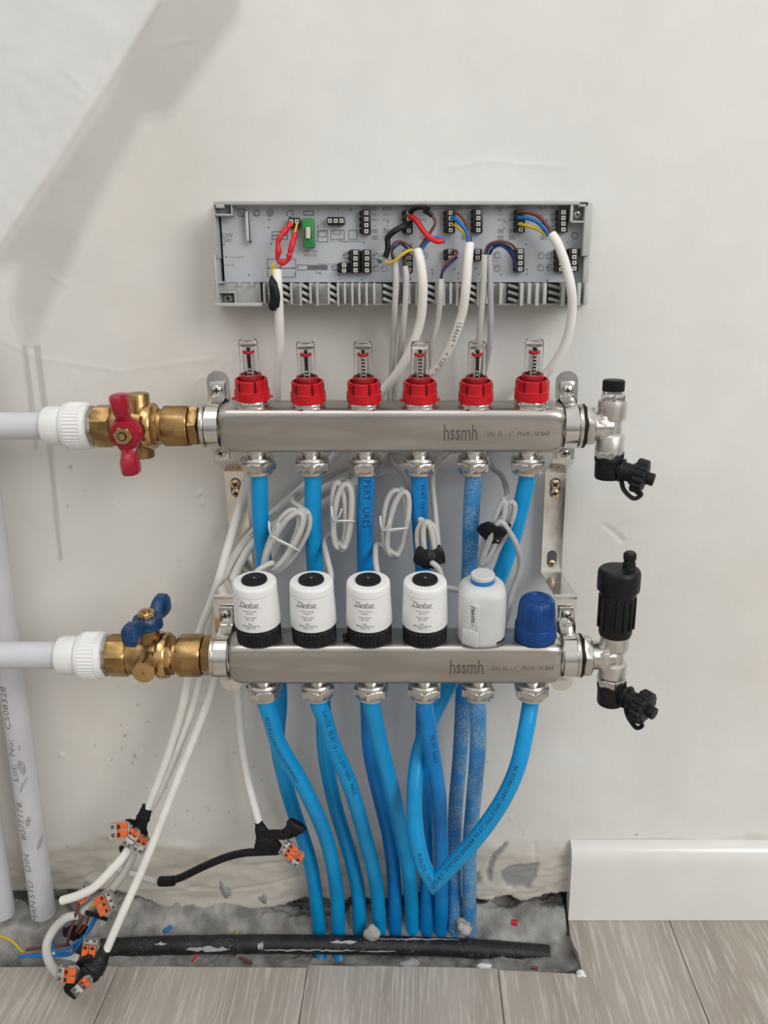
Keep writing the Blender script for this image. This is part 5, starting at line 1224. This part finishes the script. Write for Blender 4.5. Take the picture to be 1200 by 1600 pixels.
# ================================================================== LOOSE WIRING AT LOWER LEFT
def connector(px_, py_, Y, ax_deg, tilt, n, label, w=0.0165, l=0.0185, th=0.0082, face=(0, -1, 0.55), lf=0.58):
    """clear lever connector: clear body, orange levers, metal strip. ax_deg: picture angle of its long axis"""
    c = at(px_, py_, Y); a = math.radians(ax_deg)
    zf = Vector(face).normalized(); xa = Vector((math.cos(a), 0, -math.sin(a))); M = fr(c, zf, xa)
    r = thing('lever_connector', label, 'wire connector', c, 'clear wire connectors with orange levers')
    m = MB(); ol = [(-l / 2, -w / 2), (l / 2 - 0.003, -w / 2), (l / 2, -w / 2 + 0.003), (l / 2, w / 2 - 0.003), (l / 2 - 0.003, w / 2), (-l / 2, w / 2)]
    m.extr(ol, -th / 2, th / 2, M, 0.0008); obj('clear_body', m, CLEAR, r, 30)
    m = MB(); m.box((-l * 0.22, 0, -0.0002), (l * 0.30, w * 0.86, th * 0.72), M, 0.0004); obj('contact_strip', m, NICKEL, r, 30)
    m = MB()
    for k in range(n): m.box((-l * 0.33, (k + .5 - n / 2) * w / n, th * 0.38), (l * 0.14, w / n * 0.45, 0.0008), M)
    obj('wire_windows', m, SLOT, r, flat=True)
    for k in range(n):
        yy = (k + .5 - n / 2) * w / n * 0.96
        m = MB(); m.box((l * (0.46 - lf / 2), yy, th / 2 + 0.0005), (l * lf, w / n * 0.84, 0.0022), M, 0.0006); lv = obj('lever', m, ORANGE, r, 30)
        m = MB(); m.box((l * (0.46 - lf * 0.78), yy, th / 2 + 0.0017), (l * lf * 0.26, w / n * 0.5, 0.0003), M)
        obj('lever_mark', m, SLOT, lv, flat=True)
    return r
def tape_thing(pts, rads, label, seed, flat=(0.6, 1.15)):
    P_ = smooth(pp(pts), 5); rs = random.Random(seed); n = len(P_); R = []
    for i in range(n):
        q = i / (n - 1) * (len(rads) - 1); k = min(int(q), len(rads) - 2); R.append((rads[k] + (rads[k + 1] - rads[k]) * (q - k)) * rs.uniform(0.92, 1.08))
    m = MB(); m.tube(P_, R, 12, ell=(flat[0], flat[1], (0, 1, 0))); return m
def taped(label, parts, loc):
    r = thing('electrical_tape', label, 'tape wrap', at(*loc), 'black electrical tape wraps')
    for i, (pts, rads, fl) in enumerate(parts): obj('tape_fold', tape_thing(pts, rads, '', i * 7 + int(loc[0]), fl), TAPE, r, 28)
    return r
taped('black tape wrap joining white cables, beside three connectors high at lower left', [
    ([(230, 1258, -.064), (226, 1272, -.066), (219, 1288, -.068), (212, 1302, -.066)], [0.0046, 0.0062, 0.0070, 0.0060], (0.6, 1.1)),
    ([(220, 1285, -.068), (226, 1300, -.069), (227, 1309, -.068)], [0.0040, 0.0035, 0.0020], (0.5, 1.0)),
    ([(214, 1288, -.066), (204, 1283, -.068), (196, 1282, -.068)], [0.0040, 0.0030, 0.0015], (0.5, 1.0)),
    ([(206, 1318, -.064), (198, 1326, -.066), (188, 1328, -.066)], [0.0070, 0.0072, 0.0045], (0.5, 1.0))], (219, 1288, -.068))
cgl = 'clear connector with orange levers, '
connector(188, 1297, -.078, -8, 0, 2, cgl + 'leftmost of the three at the upper black tape', 0.0165, 0.0205); connector(206, 1309, -.084, -62, 0, 2, cgl + 'middle of the three at the upper black tape, seen end-on', 0.011, 0.020, lf=0.3); connector(221, 1319, -.074, -68, 0, 2, cgl + 'rightmost of the three at the upper black tape', 0.012, 0.019, lf=0.4)
cable([(204, 1322, -.066), (190, 1342, -.074), (168, 1366, -.082), (145, 1388, -.086), (120, 1400, -.086), (97, 1407, -.084)], 0.0046, 'short white cable from the upper tape wrap, pointing left over the pipe foot', CABLE, (), 'short white cables at lower left')
cable([(212, 1325, -.064), (204, 1345, -.070), (190, 1370, -.076), (165, 1398, -.080), (146, 1412, -.082), (131, 1424, -.082)], 0.0046, 'short white cable from the upper tape wrap with brown and blue cores at its end', CABLE2,
      [(BROWN, .0016, [(133, 1422, -.082), (128, 1436, -.084), (122, 1450, -.084), (120, 1455, -.084), (126, 1446, -.086)]), (BROWN, .0018, [(122, 1402, -.080), (122, 1416, -.084), (115, 1440, -.086), (108, 1460, -.086), (105, 1474, -.084)]), (BROWN, .0014, [(140, 1428, -.082), (134, 1445, -.084), (124, 1458, -.084)]),
       (BLUEW, .0016, [(158, 1424, -.086), (148, 1440, -.086), (136, 1458, -.086), (118, 1474, -.088), (95, 1487, -.088), (84, 1482, -.086), (82, 1466, -.086), (90, 1450, -.086), (104, 1441, -.084), (118, 1436, -.082)]), (BLUEW, .0016, [(150, 1422, -.086), (144, 1440, -.088), (134, 1460, -.090), (120, 1480, -.090), (108, 1492, -.088), (80, 1494, -.088), (40, 1494, -.086)]), (YEL, .0013, [(138, 1424, -.083), (140, 1418, -.086), (148, 1414, -.088), (156, 1418, -.086)])], 'short white cables at lower left')
cable([(122, 1430, -.082), (104, 1434, -.086), (86, 1450, -.090), (74, 1472, -.100), (74, 1494, -.112), (84, 1514, -.124), (100, 1528, -.134)], 0.0046, 'white cable bent in a half loop round the blue wires', CABLE2, (), 'short white cables at lower left')
cable([(0, 1462, -.062), (18, 1470, -.066), (32, 1484, -.070), (38, 1488, -.072)], 0.0012, 'thin yellow-green wire at the left edge', YEL, cat='wire')
cable([(30, 1495, -.074), (60, 1492, -.076), (90, 1490, -.078), (108, 1490, -.080)], 0.0017, 'blue wire leaving the bundle towards the left edge', BLUEW, cat='wire')
cable([(42, 1484, -.070), (70, 1479, -.072), (90, 1478, -.074), (108, 1476, -.076)], 0.0018, 'dark brown wire above the blue wire at lower left', BROWN, cat='wire')
cable([(84, 1490, -.076), (110, 1494, -.078), (122, 1498, -.078)], 0.0040, 'stub of white cable lying under the blue wires', CABLE, cat='cable')
taped('flat black tape strip across the wire bundle by the pipe foot', [([(134, 1426, -.088), (150, 1430, -.090), (168, 1437, -.090)], [0.0030, 0.0040, 0.0026], (0.4, 1.0)), ([(100, 1456, -.078), (112, 1458, -.080), (130, 1452, -.080), (134, 1446, -.078)], [0.0060, 0.0100, 0.0080, 0.0040], (0.4, 1.0))], (150, 1430, -.090))
connector(132, 1396, -.078, 125, 0, 3, cgl + 'half hidden behind the white cable near the pipe foot', 0.013); connector(166, 1411, -.092, 150, 0, 3, cgl + 'wide one beside the long white cable', 0.021, 0.019)
taped('large black tape wrap at the bottom end of the long white cable', [
    ([(165, 1484, -.117), (156, 1498, -.124), (145, 1514, -.130), (135, 1526, -.134)], [0.0058, 0.0095, 0.0115, 0.0105], (0.6, 1.05)),
    ([(150, 1502, -.126), (138, 1500, -.128), (122, 1508, -.130)], [0.0070, 0.0080, 0.0040], (0.6, 1.0)),
    ([(146, 1514, -.130), (126, 1530, -.137), (113, 1544, -.141), (117, 1561, -.143)], [0.0105, 0.0110, 0.0085, 0.0012], (0.45, 1.0))], (143, 1514, -.130))
connector(142, 1479, -.120, 94, 0, 2, cgl + 'standing upright above the large tape wrap', 0.0155, 0.0185); connector(106, 1522, -.141, 3, 0, 2, cgl + 'lying flat at the left of the large tape wrap', 0.0150, 0.0210); connector(129, 1540, -.153, -48, 0, 2, cgl + 'lowest one, hanging just above the floorboards', 0.0105, 0.0200, lf=0.35)
# right-hand tape junction
taped('black tape junction in front of the pipes, under the single white cable', [
    ([(404, 1284, -.056), (408, 1298, -.062), (414, 1312, -.066), (412, 1326, -.066)], [0.0046, 0.0070, 0.0110, 0.0105], (0.6, 1.0)),
    ([(412, 1308, -.066), (430, 1304, -.070), (444, 1304, -.072), (456, 1298, -.074), (463, 1290, -.074), (466, 1286, -.074)], [0.0080, 0.0066, 0.0064, 0.0085, 0.0110, 0.0100], (0.45, 1.0)),
    ([(420, 1316, -.066), (432, 1324, -.068), (432, 1334, -.068)], [0.0090, 0.0070, 0.0035], (0.5, 1.0))], (425, 1305, -.066))
P_, t = cable([(432, 1330, -.064), (408, 1331, -.060), (380, 1333, -.056), (352, 1340, -.052), (318, 1354, -.048), (285, 1370, -.044), (266, 1376, -.042), (250, 1377, -.040)], 0.0042, 'cable wrapped all along in black tape, crossing above the broken skirting', TAPE, cat='taped cable')
m = MB(); m.tube(smooth(pp([(251, 1377, -.040), (243, 1377, -.038), (226, 1372, -.034), (196, 1362, -.028), (170, 1352, -.020)]), 5), 0.0038, 14); obj('white_end', m, CABLE2, t, 60)
m = MB(); m.tube(smooth(pp([(272, 1376, -.043), (262, 1377, -.042), (250, 1377, -.040)]), 5), 0.0056, 14); obj('tape_cuff', m, TAPE, t, 40)
connector(452, 1328, -.084, 32, 0, 3, cgl + 'upper one of the pair by the leftmost blue pipes', 0.015, 0.0175); connector(463, 1340, -.078, -62, 0, 2, cgl + 'lower one of the pair by the leftmost blue pipes', 0.013, 0.0175)

# ================================================================== BLACK TUBE IN THE STRIP AND DEBRIS
def build_tube():
    pts = [(-60, 1492, -.036), (60, 1490, -.038), (150, 1482, -.041), (260, 1477, -.041), (400, 1475, -.041), (520, 1476, -.041), (640, 1478, -.041), (740, 1482, -.042), (810, 1487, -.043), (858, 1491, -.045)]
    P_ = smooth(pp(pts), 10); t = thing('conduit_tube', 'dirty black flattened tube lying in the open strip in front of the blue pipes', 'tube', P_[0])
    m = MB(); rs = random.Random(8); m.tube(P_, [0.0105 * rs.uniform(0.97, 1.03) for _ in P_], 18, ell=(1, 0.92, (0, 1, 0))); obj('tube_wall', m, TUBEBLK, t, 60)
    # dried paint runs along the front
    def smear(x0, x1, yy, h, seed):
        rs = random.Random(seed); m = MB(); n = max(6, int((x1 - x0) / 6)); vs = []; fs = []
        for i in range(n + 1):
            x = x0 + (x1 - x0) * i / n; e = math.sin(math.pi * i / n) ** .5; hh = h * e * rs.uniform(0.4, 1.2); yc = yy + (x - 500) * 0.004 + rs.uniform(-1, 1)
            for s in (-1, 1):
                y = yc + s * hh / 2; j = min(range(len(P_)), key=lambda q: abs(proj(P_[q])[0] - x)); c = P_[j]; c = Vector((at(x, y, c.y).x, c.y, c.z))
                # put on the tube surface along the view ray
                o = Vector((0, -D, H)); d = (at(x, y, -.05) - o).normalized(); oc = Vector((0, o.y - c.y, o.z - c.z)); dd = Vector((0, d.y, d.z)); a = dd.dot(dd); b = 2 * oc.dot(dd); cc = oc.dot(oc) - 0.0110 ** 2; ds = b * b - 4 * a * cc
                k = (-b - math.sqrt(max(ds, 0))) / (2 * a); vs.append(tuple(o + d * k))
        for i in range(n): fs.append((2 * i, 2 * i + 1, 2 * i + 3, 2 * i + 2))
        # thickness
        nv = len(vs); v2 = [(a, b + 0.0012, c_ - 0.0012) for a, b, c_ in vs]; m.add(vs + v2, fs + [tuple(q + nv for q in f) for f in fs]); return m
    m = merge(smear(290, 360, 1484, 9, 1), smear(405, 560, 1485, 3, 2), smear(515, 558, 1472, 6, 3), smear(402, 412, 1478, 12, 5), smear(560, 620, 1486, 2.5, 6), smear(585, 720, 1467, 2.5, 7), smear(240, 262, 1476, 5, 9))
    obj('paint_smears', m, PAINT, t, 60)
build_tube()
def chunk(px_, py_, Z, r, sq, label, m, name, cat, seed, grp=None, elong=None):
    """crumb lying on the ground: found where the picture ray meets height Z"""
    d = Vector(((px_ - PX) / F, 0, 0)) + UP * (-(py_ - 800) / F) + FW; p = Vector((0, -D, H)) + d * ((Z - H) / d.z)
    bm = bmesh.new(); bmesh.ops.create_icosphere(bm, subdivisions=3, radius=r); rs = random.Random(seed); ph = [rs.uniform(0, 6) for _ in range(6)]
    for v in bm.verts: v.co *= 1 + 0.22 * math.sin(v.co.x / r * 3 + ph[0]) * math.cos(v.co.z / r * 2.6 + ph[1]) + 0.16 * math.sin(v.co.y / r * 5 + ph[2]) + rs.uniform(-.06, .06); v.co.z *= sq; v.co.x *= (elong or 1)
    mb = MB(); mb._bm(bm, Matrix.Translation(p)); o = obj(name, mb, m, None, 25); tag(o, label, cat, grp); return o
def bit(px0, py0, px1, py1, Z, r, label, m, name, cat):
    q = []
    for a, b in ((px0, py0), (px1, py1)):
        d = Vector(((a - PX) / F, 0, 0)) + UP * (-(b - 800) / F) + FW; q.append(Vector((0, -D, H)) + d * ((Z - H) / d.z))
    mb = MB(); mb.tube([q[0], (q[0] + q[1]) / 2, q[1]], r, 10); tag(obj(name, mb, m), label, cat)
bit(800, 1441, 808, 1442, 0.000, 0.0032, 'small bright red plastic scrap lying right of the blue pipes', REDBIT, 'plastic_scrap', 'scrap')
bit(256, 1456, 268, 1448, -0.006, 0.0022, 'small offcut of blue wire lying on the screed left of the pipes', BLUEW, 'wire_offcut', 'scrap')
bit(374, 1496, 393, 1505, -0.012, 0.0018, 'dark red-brown wire offcut lying in front of the black tube', BROWN, 'wire_offcut', 'scrap')
bit(300, 1502, 308, 1492, -0.012, 0.0012, 'thin red wire offcut leaning by the black tube', REDT, 'wire_offcut', 'scrap')
bit(368, 1461, 372, 1455, -0.006, 0.0011, 'tiny yellow-green wire offcut behind the black tube', YEL, 'wire_offcut', 'scrap')
bit(829, 1512, 840, 1513, -0.006, 0.0020, 'brown wire offcut by the notched floorboard edge', BROWN, 'wire_offcut', 'scrap')
def wall_blob(px_, py_, w, h, tl, label, seed):
    rs = random.Random(seed); n = 26; c = at(px_, py_, 0.0015); vs = []; k = 0.00069
    for ri, dep in ((1.0, 0.0), (0.85, 0.0022), (0.55, 0.0040), (0.2, 0.0046)):
        for i in range(n):
            t = 2 * math.pi * i / n; rr = ri * (1 + 0.22 * math.sin(3 * t + seed) + 0.14 * math.sin(5 * t) + rs.uniform(-.05, .05))
            x = w * rr * math.cos(t); z = h * rr * math.sin(t); vs.append(c + Vector(((x + tl * z) * k, -dep - (0.004 if ri == 1 else 0.004) * 0 - rs.uniform(0, .0006) - 0.0015, z * k)))
    for i in range(n): vs.append(vs[i] + Vector((0, 0.006, 0)))
    fs = [(j * n + i, j * n + (i + 1) % n, (j + 1) * n + (i + 1) % n, (j + 1) * n + i) for j in range(3) for i in range(n)]
    fs.append(tuple(3 * n + i for i in range(n))); fs += [(i, (i + 1) % n, 4 * n + (i + 1) % n, 4 * n + i) for i in range(n)]
    tag(obj('cement_lump', MB().add(vs, fs), CEMENT, None, 50), label, 'cement lump')
wall_blob(353, 1388, 8, 17, -0.3, 'taller grey cement lump stuck on the wall foot under the black-wrapped cable', 2)
wall_blob(413, 1401, 9, 12, 0.0, 'smaller round grey cement lump on the wall foot left of the pipes', 5)
chunk(581, 1458, 0.004, 0.0075, 1.3, 'pale plaster lump wedged between two blue pipes', PLASTERB, 'plaster_lump', 'plaster lump', 3)
chunk(725, 1447, 0.010, 0.0085, 0.9, 'rough cement lump stuck to the rightmost blue pipes', PLASTERB, 'cement_lump', 'cement lump', 5)
chunk(640, 1507, -0.012, 0.0095, 0.25, 'flat grey plaster flake in front of the black tube', PLASTERB, 'plaster_flake', 'plaster flake', 9)
chunk(756, 1511, -0.010, 0.0050, 0.4, 'small white plaster crumb in front of the black tube', WHITE, 'plaster_crumb', 'plaster crumb', 11, elong=1.5)
chunk(908, 1522, 0.001, 0.0045, 0.5, 'white crumb at the corner of the floorboard notch', WHITE, 'plaster_crumb', 'plaster crumb', 13)
m = MB(); c = L(LB, SX[2] - 0.0215, 0.004, AH + 0.003)
bm = bmesh.new(); bmesh.ops.create_icosphere(bm, subdivisions=2, radius=0.0030); rs = random.Random(4)
for v in bm.verts: v.co *= rs.uniform(0.6, 1.3)
m._bm(bm, Matrix.Translation(c)); tag(obj('dark_crumb', m, BLACK, None, 20), 'black crumb on the lower bar between the second and third white actuators', 'crumb')
